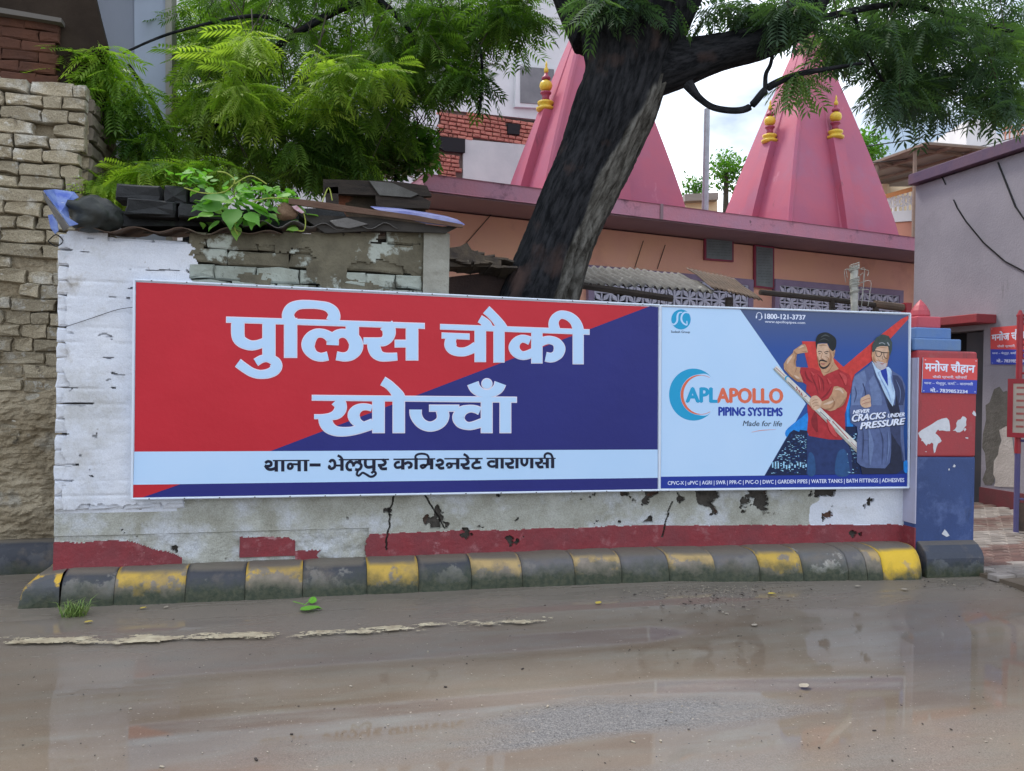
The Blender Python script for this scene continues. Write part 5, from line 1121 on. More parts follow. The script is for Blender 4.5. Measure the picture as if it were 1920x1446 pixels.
# ============================================================ LEFT BRICK HOUSE
MT['rawbrick'] = mat('old_cream_grey_brick', (.46, .40, .29), (.33, .28, .195), 5, .92, 1.0, 55, patches=[((.58, .56, .50), 4, .52, .14), ((.11, .09, .065), 5, .62, .06), ((.62, .60, .54), 11, .60, .05)], rand=.22, fine=.8)
MT['mud'] = mat('eroded_mud_mortar', (.43, .37, .27), (.27, .22, .145), 3.5, .95, .9, 22, patches=[((.38, .35, .29), 3, .58, .1), ((.06, .05, .035), 5, .63, .07)], fine=.7)
MT['redbrick'] = mat('dull_red_brick', (.105, .042, .024), (.07, .030, .020), 5, .9, .6, 30, rand=.2)
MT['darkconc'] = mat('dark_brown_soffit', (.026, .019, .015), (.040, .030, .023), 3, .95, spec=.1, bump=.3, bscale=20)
MT['bluewall'] = mat('pale_blue_limewash', (.48, .56, .72), (.40, .46, .60), 1.3, .85, .15, 20, stretch=(1, 1, .35))
MT['greywash'] = mat('grey_blue_limewash', (.30, .33, .42), (.26, .29, .37), 1.3, .85, .15, 20, stretch=(1, 1, .35))
LY = 6.95; LX = -1.78
def PL(x, y, Y=LY): return onpl(x, y, (0, Y), (1, 0))
lb = thing('brick_house', (-3.0, 7.3, 0), 'old unplastered brick house at the left edge, eroded mud mortar near the ground', 'building')
ztop = PL(80, 158)[2]; zt2 = PL(150, 172)[2]
MB().box(((-4.6 + LX) / 2, LY + .5, ztop / 2), (LX + 4.6 - .08, .86, ztop - .03)).obj('wall_core', MT['mud'], lb)
RB = brick_meshes(MT['rawbrick'], 14, 1.5, .96, .86)
n1 = lay(RB, lb, (0, LY + .03, 0), (1, 0, 0), (0, -1, 0), .31, .108, -3.15, LX, 1.42, ztop + .01, depth=.13, gap=.010, jit=.017, lens=[1, 1, .62, .45, .85], hole=.03)
def h_mud(x, z):
    e = fbm((x, z * 1.6, 0), 2.2, 5); return .043 + .040 * e + .012 * fbm((x, z * 2, 8), 16, 3) + .03 * fbm((x, z * 2, 5), 7, 4) * min(1, max(0, (2.1 - z))) - max(0, z - 1.5) * .05 - max(0, .5 - z) * .04
relief('mud_render', (0, LY + .015, 0), (1, 0, 0), (0, -1, 0), -3.2, LX, .24, ztop - .02, .010, h_mud, lambda x, z: 0, [MT['mud']], lb, smooth=False)
# lower bricks peeping out of the mud
lay(RB, lb, (0, LY + .045, 0), (1, 0, 0), (0, -1, 0), .30, .1215, -3.15, LX, .45, 1.42, depth=.13, gap=.018, jit=.016, lens=[1, .62, .5], keep=lambda x, z: fbm((x, z, 9), 2.2, 3) > .12 - max(0, z - 1.1))
# side face receding from the corner
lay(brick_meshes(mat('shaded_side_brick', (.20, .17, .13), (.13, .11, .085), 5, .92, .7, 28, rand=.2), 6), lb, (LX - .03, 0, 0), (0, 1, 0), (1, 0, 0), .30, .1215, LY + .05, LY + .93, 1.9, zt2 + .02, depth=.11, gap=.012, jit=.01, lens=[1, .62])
# upper storey: dark soffit, recess and red brick
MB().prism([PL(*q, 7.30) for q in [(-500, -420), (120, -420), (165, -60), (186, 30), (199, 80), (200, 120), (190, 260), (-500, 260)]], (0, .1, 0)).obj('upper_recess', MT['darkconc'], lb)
lay(brick_meshes(MT['redbrick'], 6), lb, (0, 7.28, 0), (1, 0, 0), (0, -1, 0), .26, .09, PL(-60, 90, 7.28)[0], PL(112, 90, 7.28)[0], PL(50, 158, 7.28)[2], PL(50, 38, 7.28)[2], depth=.06, gap=.004, jit=.003)
MB().prism([PL(*q, 7.18) for q in [(-300, -18), (0, 14), (115, 34), (115, 42), (0, 24), (-300, -4)]], (0, .1, 0)).obj('lintel', mat('grey_lintel', (.12, .11, .10), None), lb)
# dark kerb in front of it
MT['blackkerb'] = kerbmat('black_plinth_kerb', (.035, .04, .055), (.07, .075, .09), .03, .02)
V = [(-4.6, 6.93, -.02), (-1.5, 6.98, -.02), (-1.5, 6.96, .20), (-4.6, 6.91, .20), (-4.6, 6.80, .27), (-1.5, 6.86, .27)]
mb = MB(); prk = [(6.76, -.02), (6.755, .10), (6.77, .20), (6.81, .255), (6.87, .275), (7.1, .28)]
V = []; F = []
for i in range(30):
    x = -4.6 + 3.1 * i / 29
    for y, z in prk: V.append((x, y + .012 * fbm((x, z, 0), 4, 3) + .05, z * .92))
for i in range(29):
    for k in range(5): a = i * 6 + k; F.append((a, a + 6, a + 7, a + 1))
o = new_mesh('dark_kerb', V, F, MT['blackkerb'], smooth=True); o['kind'] = 'structure'
# pale blue house wall behind the brick house
bh = thing('pale_blue_house', PL(250, 500, 8.2) * np.array([1, 1, 0]), 'tall narrow pale blue limewashed house wall between brick house and neem foliage', 'building')
def prw(c, y, m, nm, th=.3, par=None): return MB().prism([PL(*q, y) for q in c], (0, th, 0)).obj(nm, m, par or bh)
prw([(140, -260), (250, -260), (256, 700), (205, 700), (205, 270), (175, 120)], 8.3, MT['greywash'], 'wall')
prw([(250, -260), (309, -260), (312, 700), (256, 700)], 8.28, MT['bluewall'], 'wall')
prw([(309, -260), (321, -260), (324, 700), (312, 700)], 8.24, mat('cream_corner_paint', (.42, .41, .38), (.34, .33, .31), 3), 'corner_strip')
prw([(215, 258), (240, 258), (240, 274), (215, 274)], 8.2, MT['bluewall'], 'ledge', .2)
# ============================================================ WHITE HOUSE WITH BRICK BAND (behind the temple, left)
BP = dep(820, 230, 15.5); BPl = np.array([BP[0], BP[1], 0])
def PH_(x, y, off=0): return onpl(x, y, BPl, tu) - tv * off
MT['whouse'] = mat('white_house_plaster', (.62, .64, .66), (.52, .54, .56), 1.2, .85, .1, 15)
MT['wglass'] = mat('dark_window_glass', (.12, .12, .13), (.18, .18, .19), 2, .25)
MT['pinkbrick'] = mat('bare_pink_brick', (.44, .17, .13), (.36, .14, .11), 3, .9, .4, 20, rand=.18)
MT['cem'] = mat('pale_grey_cement', (.42, .44, .45), (.52, .53, .53), 1.3, .8, .15, 15)
MT['mortar'] = mat('grey_mortar', (.10, .07, .06), (.14, .10, .09), 6, .9)
wh = thing('white_house', (BP[0], BP[1] + 1, 0), 'white plastered house with a bare pink brick band, seen between foliage and temple tower', 'building')
def hs(c, nm, m, off=0, th=.3, par=None):
    return MB().prism([PH_(*q, off) for q in c], tv * th).obj(nm, m, par or wh)
hs([(300, -250), (1075, -170), (1075, 232), (820, 205), (300, 155)], 'wall', MT['whouse'], .02)
hs([(300, 155), (820, 205), (1075, 240), (1075, 500), (300, 500)], 'lower_wall', MT['mortar'], -.02)
hs([(868, 262), (1075, 280), (1075, 500), (866, 500)], 'cement_wall', MT['cem'], .03, .1)
hs([(300, 158), (822, 208), (818, 500), (300, 500)], 'side_wall', MT['whouse'], .03, .1)
f = hs([(965, 122), (1040, 130), (1040, 207), (962, 203)], 'window_frame', MT['whouse'], .10, .08); hs([(972, 128), (1034, 134), (1034, 200), (972, 196)], 'pane', MT['wglass'], .12, .03, f)
f = hs([(760, 112), (838, 120), (838, 182), (760, 178)], 'window_frame', MT['whouse'], .10, .08); hs([(767, 118), (832, 125), (832, 176), (767, 172)], 'pane', MT['wglass'], .12, .03, f)
f = hs([(322, 176), (400, 184), (400, 232), (322, 228)], 'window_frame', MT['whouse'], .10, .08); hs([(328, 182), (394, 188), (394, 226), (328, 223)], 'pane', MT['dark'], .12, .03, f)
hs([(812, 257), (870, 262), (870, 288), (832, 285), (812, 272)], 'opening', MT['dark'], .07, .05); hs([(950, 233), (972, 235), (972, 254), (950, 252)], 'opening', MT['dark'], .07, .05)
BM = brick_meshes(MT['pinkbrick'], 5)
def inpoly(px, py, P):
    c = False; n = len(P)
    for i in range(n):
        x1, y1 = P[i]; x2, y2 = P[(i + 1) % n]
        if (y1 > py) != (y2 > py) and px < (x2 - x1) * (py - y1) / (y2 - y1) + x1: c = not c
    return c
def pxof(p): d = (np.array(p) - CAMP); z = d @ FW; return CX + FPX * (d @ R2) / z, CY - FPX * (d @ U2) / z
def bk(x, z):
    q = pxof(BPl + tu * x + np.array([0, 0, z])); return (inpoly(q[0], q[1], [(822, 207), (1012, 232), (1008, 272), (940, 268), (870, 260), (820, 256)]) and not inpoly(q[0], q[1], [(946, 230), (976, 232), (976, 256), (946, 254)])) or inpoly(q[0], q[1], [(820, 288), (860, 290), (858, 345), (820, 345)])
za = PH_(850, 345)[2]; zb = PH_(850, 200)[2]; xa = (PH_(815, 300) - BPl) @ tu; xb = (PH_(1015, 300) - BPl) @ tu
lay(BM, wh, BPl + tv * .02, tu, -tv, .17, .083, xa, xb, za, zb, depth=.12, gap=.012, jit=.012, keep=bk, lens=[1, .6, 1])
# ============================================================ HOUSES AT THE RIGHT, FAR
MT['cream'] = mat('cream_house_paint', (.62, .48, .30), (.55, .42, .28), 1, .8); MT['salmon'] = mat('salmon_house_paint', (.62, .28, .20), (.55, .25, .18), 1, .8); MT['wp'] = mat('white_parapet_paint', (.72, .70, .72), (.62, .60, .62), 1, .8)  # even cream, salmon and white paints of the far houses
MT['canopy'] = mat('grey_brown_tin_underside', (.26, .22, .20), (.21, .18, .16), 2, .6, .05, 20); MT['steel'] = mat('brown_steel_pipe', (.16, .11, .09), (.2, .14, .1), 6, .6)
Y2 = 22.0; c0 = dep(1690, 400, Y2); CP = np.array([c0[0], c0[1], 0])
def PF(x, y, off=0, base=None, d=tu): return onpl(x, y, CP, d) - tv * off
fh = thing('balcony_house', (c0[0] + 2, c0[1] + 2, 0), 'house with lattice balcony and tin sheet rooftop canopy right of the big tower', 'building')
def ff(c, nm, m, off=0, th=.3, par=None): return MB().prism([PF(*q, off) for q in c], tv * th).obj(nm, m, par or fh)
ff([(1640, 420), (1800, 410), (1800, 700), (1640, 700)], 'lower_wall', MT['salmon'], 0, 4); ff([(1640, 400), (1800, 388), (1800, 409.5), (1640, 419.5)], 'balcony_slab', MT['wp'], .1, 4.2)
ff([(1640, 335), (1800, 320), (1800, 392), (1640, 402)], 'upper_wall', MT['cream'], -1.5, 2)
f = MB()
for x in range(1648, 1716, 9): f.tube([PF(x, 399 - (x - 1648) * .07), PF(x, 372 - (x - 1648) * .22)], .03, 5)
for x in range(1650, 1716, 13):
    cy = 384 - (x - 1648) * .15
    f.tube([PF(x + 6 * math.cos(t), cy + 9 * math.sin(t)) for t in np.linspace(0, 2 * math.pi, 11)], .025, 4)
    f.tube([PF(x - 5, cy + 10), PF(x + 8, cy - 10)], .02, 4); f.tube([PF(x + 8, cy + 9), PF(x - 5, cy - 9)], .02, 4)
f.obj('lattice_railing', MT['wp'], fh)
MB().tube([PF(1640, 374), PF(1720, 352)], .07, 6).obj('handrail', mat('orange_handrail', (.70, .30, .12), None), fh)
for x in (1683, 1700): MB().tube([PF(x, 400, -.8), PF(x, 335, -.8)], .16, 8).obj('column', MT['cream'], fh)
hz = 7.9
cv = [onz(x, y, hz) for x, y in [(1622, 312), (1737, 270), (1900, 283), (1716, 350), (1640, 350)]]
cvo = MB().prism(cv, (0, 0, .06)).obj('tin_canopy', MT['canopy'], fh)
mb = MB()
for (xa_, ya_), (xb_, yb_) in (((1632, 322), (1790, 275)), ((1640, 338), (1850, 279)), ((1650, 347), (1880, 287)), ((1645, 304), (1715, 317)), ((1713, 280), (1830, 294)), ((1622, 312), (1737, 270)), ((1737, 270), (1900, 283))):
    a = onz(xa_, ya_, hz - .06); b = onz(xb_, yb_, hz - .06); mb.tube([a, b], .045, 5)
for x, y in ((1645, 305), (1716, 280), (1722, 322)): a = onz(x, y, hz - .05); mb.tube([a, (a[0], a[1], 5.2)], .05, 6)
mb.obj('canopy_frame', MT['steel'], cvo)
wp = thing('white_parapet_house', dep(1850, 300, 26) * np.array([1, 1, 0]), 'bright white parapet house far beyond the purple roof edge, mostly behind leaves', 'building')
def pf(x, y): return dep(x, y, 26)
MB().prism([pf(1812, 225), pf(1868, 222), pf(1868, 600), pf(1812, 600)], (1, 3, 0)).obj('wall', MT['wp'], wp)
MB().prism([pf(1868, 252), pf(1960, 240), pf(1960, 600), pf(1868, 600)], (1, 3, 0)).obj('wall', MT['wp'], wp)
mb = MB()
for x in range(1885, 1960, 8): mb.tube([pf(x, 262), pf(x, 240)], .03, 4)
mb.tube([pf(1880, 242), pf(1960, 226)], .05, 5); mb.tube([pf(1880, 250), pf(1960, 236)], .03, 5); mb.obj('railing', MT['salmon'], wp)
lh = thing('low_far_house', dep(1310, 420, 30) * np.array([1, 1, 0]), 'small cream house far away between the two temple towers behind the pole', 'building')
MB().prism([dep(1286, 375, 30), dep(1345, 372, 30), dep(1345, 700, 30), dep(1286, 700, 30)], (1, 3, 0)).obj('wall', MT['cream'], lh)
MB().prism([dep(1284, 364, 29.6), dep(1347, 361, 29.6), dep(1347, 374, 29.6), dep(1284, 377, 29.6)], (1, 4, 0)).obj('roof', MT['canopy'], lh)

# ============================================================ SHED ROOF AND WHAT LIES ON IT
def PW_(x, y, Y=5.88): return onpl(x, y, (0, Y), (1, 0))
MT['bluetin'] = mat('chipped_blue_sheet_paint', (.05, .10, .42), (.22, .30, .55), 9, .5, .3, 20, patches=[((.42, .45, .55), 12, .60, .06)])
MT['char'] = mat('sooty_black_brick', (.018, .019, .021), (.03, .032, .034), 6, .8, .5, 30, patches=[((.05, .07, .05), 4, .64, .1)])
rf = thing('shed_roof', (-.3, 6.3, 2.6), 'bent rusty corrugated roof sheets resting on the whitewashed shed wall', 'roof sheet')
u_ = np.array([1, 0, .075]); u_ /= np.linalg.norm(u_); v_ = np.array([0, .96, .14]); v_ /= np.linalg.norm(v_)
corrug('sheet', PW_(140, 434, 5.85), u_, v_, 1.35, 1.0, .30, .020, MT['rusttin'], rf, .04, 3)
corrug('sheet', PW_(415, 417, 5.84), u_ * np.array([1, 1, .6]), v_, 1.25, 1.0, .22, .022, MT['tin'], rf, .05, 6)
MB().prism([PW_(*q, 5.86) for q in [(560, 402), (700, 408), (830, 425), (868, 421), (838, 437), (700, 432), (610, 437)]], (0, .5, .05)).obj('sagging_sheet', mat('dark_sheet_underside', (.03, .027, .025), (.05, .045, .04), 5, .8, .3), rf)
MB().prism([PW_(*q, 6.16) for q in [(222, 396), (640, 390), (660, 424), (222, 424)]], (0, .3, 0)).obj('dark_gap_slab', MT['char'], rf)  # dark slab added to close the bright gap under the creeper
MB().prism([PW_(*q, 5.83) for q in [(618, 414), (650, 408), (690, 420), (655, 428), (630, 424)]], (0, .06, 0)).obj('torn_flap', MT['tin'], rf)
bm = MB(); bm.prism([PW_(*q, 5.80) for q in [(541, 371), (600, 378), (700, 393), (780, 404), (868, 421), (868, 427), (740, 408), (640, 396), (541, 382)]], (0, .07, .01)); tag(bm.obj('timber_beam', mat('rust_brown_timber', (.10, .055, .038), (.14, .085, .06), 6, .85, .4, 20, stretch=(1, 1, 4))), 'long rust brown timber lying along the roof edge down to the right', 'beam')
bs = MB().prism([PW_(*q, 5.83) for q in [(703, 392), (760, 396), (822, 405), (858, 412), (872, 421), (860, 426), (800, 420), (735, 404)]], (0, .5, .13)).obj('blue_sheet', mat('faded_violet_blue_sheet', (.16, .18, .46), (.30, .32, .55), 8, .5, .2)); tag(bs, 'flat violet blue metal sheet on the right end of the shed roof', 'metal sheet')
bt = thing('bent_blue_sheet', PW_(110, 400, 5.8), 'crumpled blue painted metal sheet sticking out at the left roof corner', 'metal sheet')
def quadsheet(nm, pts, m): return new_mesh(nm, [PW_(x, y, Y) for x, y, Y in pts], [tuple(range(len(pts)))], m, parent=bt)
for nm, pts, m_ in (('sheet_face', [(81, 358, 5.78), (101, 356, 5.95), (138, 361, 6.0), (147, 371, 6.0), (129, 380, 5.9), (127, 396, 5.86), (131, 416, 5.82), (146, 421, 5.8), (130, 425, 5.78), (112, 400, 5.76)], 'bluetin'),
                  ('sheet_underside', [(80, 359, 5.775), (112, 401, 5.755), (130, 427, 5.77), (120, 434, 5.8), (106, 410, 5.78), (86, 376, 5.77)], 'tin'), ('torn_flap', [(91, 404, 5.80), (99, 402, 5.79), (108, 417, 5.78), (110, 433, 5.78), (104, 439, 5.8), (96, 428, 5.8)], 'bluetin')):
    o = quadsheet(nm, pts, MT[m_]); s_ = o.modifiers.new('t', 'SOLIDIFY'); s_.thickness = .006
# wire and small rags
mb = MB(); mb.tube(catmull([PW_(90, 452, 5.83), PW_(105, 440, 5.8), PW_(118, 452, 5.8), PW_(105, 462, 5.82), PW_(90, 452, 5.83)], n=4), .004, 4); tag(mb.obj('wire_loop', MT['wire']), 'bent wire loop hanging by the left roof corner', 'wire')
def lump(nm, c, r, m, seed, amp=.25, sub=3, facet=False):
    import bmesh
    b = bmesh.new(); bmesh.ops.create_icosphere(b, subdivisions=sub, radius=1)
    for v in b.verts:
        n_ = fbm((v.co.x, v.co.y, v.co.z + seed), 1.1, 3); v.co *= 1 + amp * n_; v.co.x *= r[0]; v.co.y *= r[1]; v.co.z *= r[2]
    me = bpy.data.meshes.new(nm); b.to_mesh(me); b.free(); me.materials.append(m)
    if not facet: me.polygons.foreach_set('use_smooth', [True] * len(me.polygons))
    o = bpy.data.objects.new(nm, me); COL.objects.link(o); o.location = tuple(c); return o
tag(lump('black_bag', PW_(182, 402, 5.92), (.165, .13, .115), mat('black_plastic_sack', (.013, .015, .014), (.03, .036, .033), 5, .45, .5, 9), 3, .62), 'lumpy black sack hanging over the roof edge beside the blue sheet', 'sack')
tag(lump('dirt_clod', PW_(538, 399, 5.86), (.075, .06, .06), mat('rusty_earth_clod', (.14, .085, .05), (.20, .13, .08), 20, .95, .9, 50), 8, .35), 'rough brown clod of earth at the roof edge right of the creeper', 'clod')
tag(MB().prism([PW_(*q, 5.80) for q in [(547, 387), (556, 385), (571, 398), (566, 400), (553, 393)]], (0, .02, 0)).obj('plastic_scrap', mat('pink_plastic_scrap', (.40, .14, .18), (.55, .45, .5), 30, .4)), 'small pink plastic scrap beside the brown clod', 'scrap')
k = 0
for (x0, y0, x1, y1, Y, sl, lab) in ((218, 350, 304, 377, 6.10, .01, 'leftmost and longest block of the upper black row'), (307, 350, 352, 384, 6.06, .05, 'short black block in the middle of the upper row'), (355, 354, 399, 385, 6.08, .08, 'black block of the upper row nearest the creeper'), (236, 378, 332, 404, 6.04, .02, 'long black block in the lower row beside the sack'), (335, 386, 420, 408, 6.02, .05, 'lower black block half hidden under the creeper')):
    a = PW_(x0, y1, Y); b = PW_(x1, y0, Y); me = brick_meshes(MT['char'], 5)[k]
    o = bpy.data.objects.new('black_brick', me); COL.objects.link(o); o.location = (a + b) / 2 + np.array([0, .08, 0]); o.scale = (b[0] - a[0], .2, b[2] - a[2]); o.rotation_euler = (0, sl * .6, .05 * (k % 3 - 1)); k += 1
    tag(o, 'sooty ' + lab + ' on the shed roof', 'brick', 'sooty bricks weighing down the shed roof')
# ============================================================ NEEM TREE
def bark_material():
    m = bpy.data.materials.new('neem_bark'); m.use_nodes = True; nt = m.node_tree; L = nt.links.new; b = nt.nodes['Principled BSDF']
    at = nd(nt, 'ShaderNodeAttribute', attribute_name='dry'); g = nd(nt, 'ShaderNodeNewGeometry')
    uv = nd(nt, 'ShaderNodeAttribute', attribute_name='bk')
    mp_ = nd(nt, 'ShaderNodeMapping'); mp_.inputs['Scale'].default_value = (26, 26, 6); L(uv.outputs['Vector'], mp_.inputs[0])
    n = nd(nt, 'ShaderNodeTexNoise'); n.inputs['Scale'].default_value = 1; n.inputs['Detail'].default_value = 9; n.inputs['Roughness'].default_value = .7; L(mp_.outputs[0], n.inputs['Vector'])
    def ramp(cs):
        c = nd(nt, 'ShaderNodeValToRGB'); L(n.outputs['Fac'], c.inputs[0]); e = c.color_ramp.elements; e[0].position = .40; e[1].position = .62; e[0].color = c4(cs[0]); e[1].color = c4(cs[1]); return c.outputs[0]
    wet = ramp(((.007, .008, .010), (.032, .033, .038))); dry = ramp(((.04, .037, .032), (.17, .165, .15)))  # main dark bark tone, then the paler tone of the right-hand side
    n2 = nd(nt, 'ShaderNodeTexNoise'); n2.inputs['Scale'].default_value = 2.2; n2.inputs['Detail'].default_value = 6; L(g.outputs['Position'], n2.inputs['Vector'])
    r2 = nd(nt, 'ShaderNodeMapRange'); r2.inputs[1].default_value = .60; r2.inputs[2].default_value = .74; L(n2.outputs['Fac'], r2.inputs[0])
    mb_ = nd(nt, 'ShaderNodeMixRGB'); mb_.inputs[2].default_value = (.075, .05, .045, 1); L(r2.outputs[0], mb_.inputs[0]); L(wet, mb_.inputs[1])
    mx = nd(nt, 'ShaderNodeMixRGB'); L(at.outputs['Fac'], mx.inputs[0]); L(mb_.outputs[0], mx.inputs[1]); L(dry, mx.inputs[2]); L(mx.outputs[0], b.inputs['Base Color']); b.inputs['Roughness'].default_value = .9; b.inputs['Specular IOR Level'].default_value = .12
    bn = nd(nt, 'ShaderNodeBump'); bn.inputs['Strength'].default_value = .8; bn.inputs['Distance'].default_value = .02; L(n.outputs['Fac'], bn.inputs['Height']); L(bn.outputs[0], b.inputs['Normal'])
    return m
BARK = bark_material()
def bark_tube(name, pts, nang, nlen, amp, parent, pale_sidef=None, ridge=13):
    """pts: (px, py, width px, depth)"""
    C = catmull([tuple(dep(x, y, d)) + (w_ / 2 / FPX * d,) for x, y, w_, d in pts], n=max(2, nlen // (len(pts) - 1))); V = []; D = []; BK = []; s = 0; prev = None
    for i, c in enumerate(C):
        p = c[:3]; t = C[min(i + 1, len(C) - 1)][:3] - C[max(i - 1, 0)][:3]; t /= np.linalg.norm(t) + 1e-9
        if prev is not None: s += np.linalg.norm(p - prev)
        prev = p; u = np.cross(t, FW); u /= np.linalg.norm(u)
        if u @ R2 < 0 and abs(t @ R2) < .8: u = -u
        v = np.cross(t, u); v /= np.linalg.norm(v)
        for k in range(nang):
            q = 2 * math.pi * k / nang; e = np.array([math.cos(q), math.sin(q)]); rr = c[3]
            tw = q + s * .12; k1 = 1 - abs(fbm((math.cos(tw) * ridge * .35, math.sin(tw) * ridge * .35, s * 1.15), 1.0, 4)) * 2.2
            k2 = fbm((math.cos(q) * 1.2, math.sin(q) * 1.2, s * .9 + 7), 1.0, 3)
            dry = pale_sidef(e[0], (i / len(C)), s, q) if pale_sidef else 0
            r = rr * (1 + .07 * k2) + amp * k1 * (.6 + .9 * dry)
            V.append(p + (u * e[0] + v * e[1]) * r); D.append(dry); BK.append((math.cos(q) * rr, math.sin(q) * rr, s))
    n = nang; F = [(i * n + k, i * n + (k + 1) % n, (i + 1) * n + (k + 1) % n, (i + 1) * n + k) for i in range(len(C) - 1) for k in range(n)]
    F.append(tuple(range(n - 1, -1, -1))); F.append(tuple(range((len(C) - 1) * n, len(C) * n)))
    o = new_mesh(name, V, F, BARK, parent=parent, smooth=True)
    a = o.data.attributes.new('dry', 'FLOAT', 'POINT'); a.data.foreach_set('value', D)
    a = o.data.attributes.new('bk', 'FLOAT_VECTOR', 'POINT'); a.data.foreach_set('vector', np.array(BK).ravel()); return o
nt_ = thing('neem_tree', dep(1000, 700, 7.2) * np.array([1, 1, 0]), 'huge leaning neem tree with thick dark trunk and feathery hanging leaves', 'tree')
def pale_sidef(cx_, t, s, q):  # paler bark where the tube faces right, ragged edge, narrowing upwards
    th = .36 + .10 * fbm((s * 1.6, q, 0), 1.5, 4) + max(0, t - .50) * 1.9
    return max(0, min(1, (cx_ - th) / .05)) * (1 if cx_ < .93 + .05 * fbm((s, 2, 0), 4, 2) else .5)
bark_tube('trunk', [(965, 760, 160, 7.25), (985, 640, 150, 7.2), (1010, 555, 140, 7.2), (1047, 450, 124, 7.15), (1076, 380, 126, 7.1), (1114, 300, 134, 7.05), (1150, 210, 148, 7.0), (1172, 140, 152, 7.0), (1184, 60, 200, 7.0), (1188, -40, 270, 7.0), (1195, -150, 250, 6.9)], 180, 300, .028, nt_, pale_sidef, 17)
bark_tube('limb', [(1190, 130, 130, 7.0), (1265, 120, 92, 6.95), (1350, 98, 66, 6.9), (1430, 78, 62, 6.8), (1488, 42, 70, 6.7), (1530, -30, 66, 6.6), (1560, -130, 60, 6.5)], 60, 90, .012, nt_)
bark_tube('limb', [(1130, 60, 120, 7.1), (1085, -20, 100, 7.2), (1040, -120, 90, 7.3)], 50, 30, .012, nt_)
bark_tube('limb', [(1290, 158, 22, 6.75), (1312, 185, 13, 6.7), (1345, 204, 12, 6.65), (1400, 204, 13, 6.6), (1440, 165, 14, 6.6), (1495, 140, 12, 6.6), (1560, 128, 8, 6.6), (1620, 118, 6, 6.6)], 10, 60, .0015, nt_)
bark_tube('limb', [(1435, 168, 9, 6.6), (1436, 140, 8, 6.6), (1445, 120, 7, 6.6), (1450, 90, 7, 6.65)], 8, 16, .001, nt_)
for pts in ([(1470, 55, 16, 6.7), (1600, 20, 12, 6.8), (1700, 10, 10, 7.0), (1820, 40, 8, 7.1), (1900, 60, 6, 7.1)], [(1600, 20, 8, 6.8), (1620, 90, 6, 6.9), (1660, 160, 5, 7.0)], [(1060, -40, 40, 7.2), (900, -60, 26, 7.4), (700, -10, 18, 7.6), (560, 60, 12, 7.6), (440, 150, 9, 7.5), (420, 215, 8, 7.4), (365, 275, 6, 7.4)], [(700, -10, 14, 7.6), (780, 80, 8, 7.7), (760, 200, 6, 7.8)], [(560, 60, 8, 7.6), (480, 30, 7, 7.3), (330, 60, 5, 7.0), (230, 100, 4, 6.8)], [(900, 80, 5, 7.3), (905, 150, 5, 7.3), (897, 215, 6, 7.3)]):
    bark_tube('limb', pts, 10, 30, .002, nt_)

def pinnate(npair=8, lw=.070, ll=.30, curve=.45):
    V = []; F = []
    def leaflet(b, d, L_, w_, cv):
        d = np.array(d); side = np.array([-d[1], d[0], 0]); sg = 1 if d[1] > 0 else -1; back = np.array([1.0, 0, 0])
        k = len(V); m_ = b + d * L_ * .45
        V.extend([b, m_ + side * w_ * .5, b + d * L_ * .92 + back * cv * L_ * .5 + np.array([0, 0, -L_ * .22]), m_ - side * w_ * .5]); F.append((k, k + 1, k + 2, k + 3))
    for i in range(npair):
        t = .18 + .80 * i / (npair - 1); b = np.array([t, 0, -.16 * t * t]); sz = math.sin(math.pi * min(1, .25 + .72 * (1 - t) + .05)) ** .6
        for s in (-1, 1): leaflet(b, (math.cos(math.radians(62)), s * math.sin(math.radians(62)), 0), ll * (.7 + .4 * sz), lw, curve)
    leaflet(np.array([.98, 0, -.16]), (1, 0, 0), ll * .9, lw, 0)
    k = len(V); V.extend([np.array([0, .006, 0]), np.array([.5, .005, -.04]), np.array([1, .002, -.165]), np.array([1, -.002, -.165]), np.array([.5, -.005, -.04]), np.array([0, -.006, 0])]); F.extend([(k, k + 1, k + 4, k + 5), (k + 1, k + 2, k + 3, k + 4)])
    return np.array(V), np.array([f for f in F])
LV, LF = pinnate()
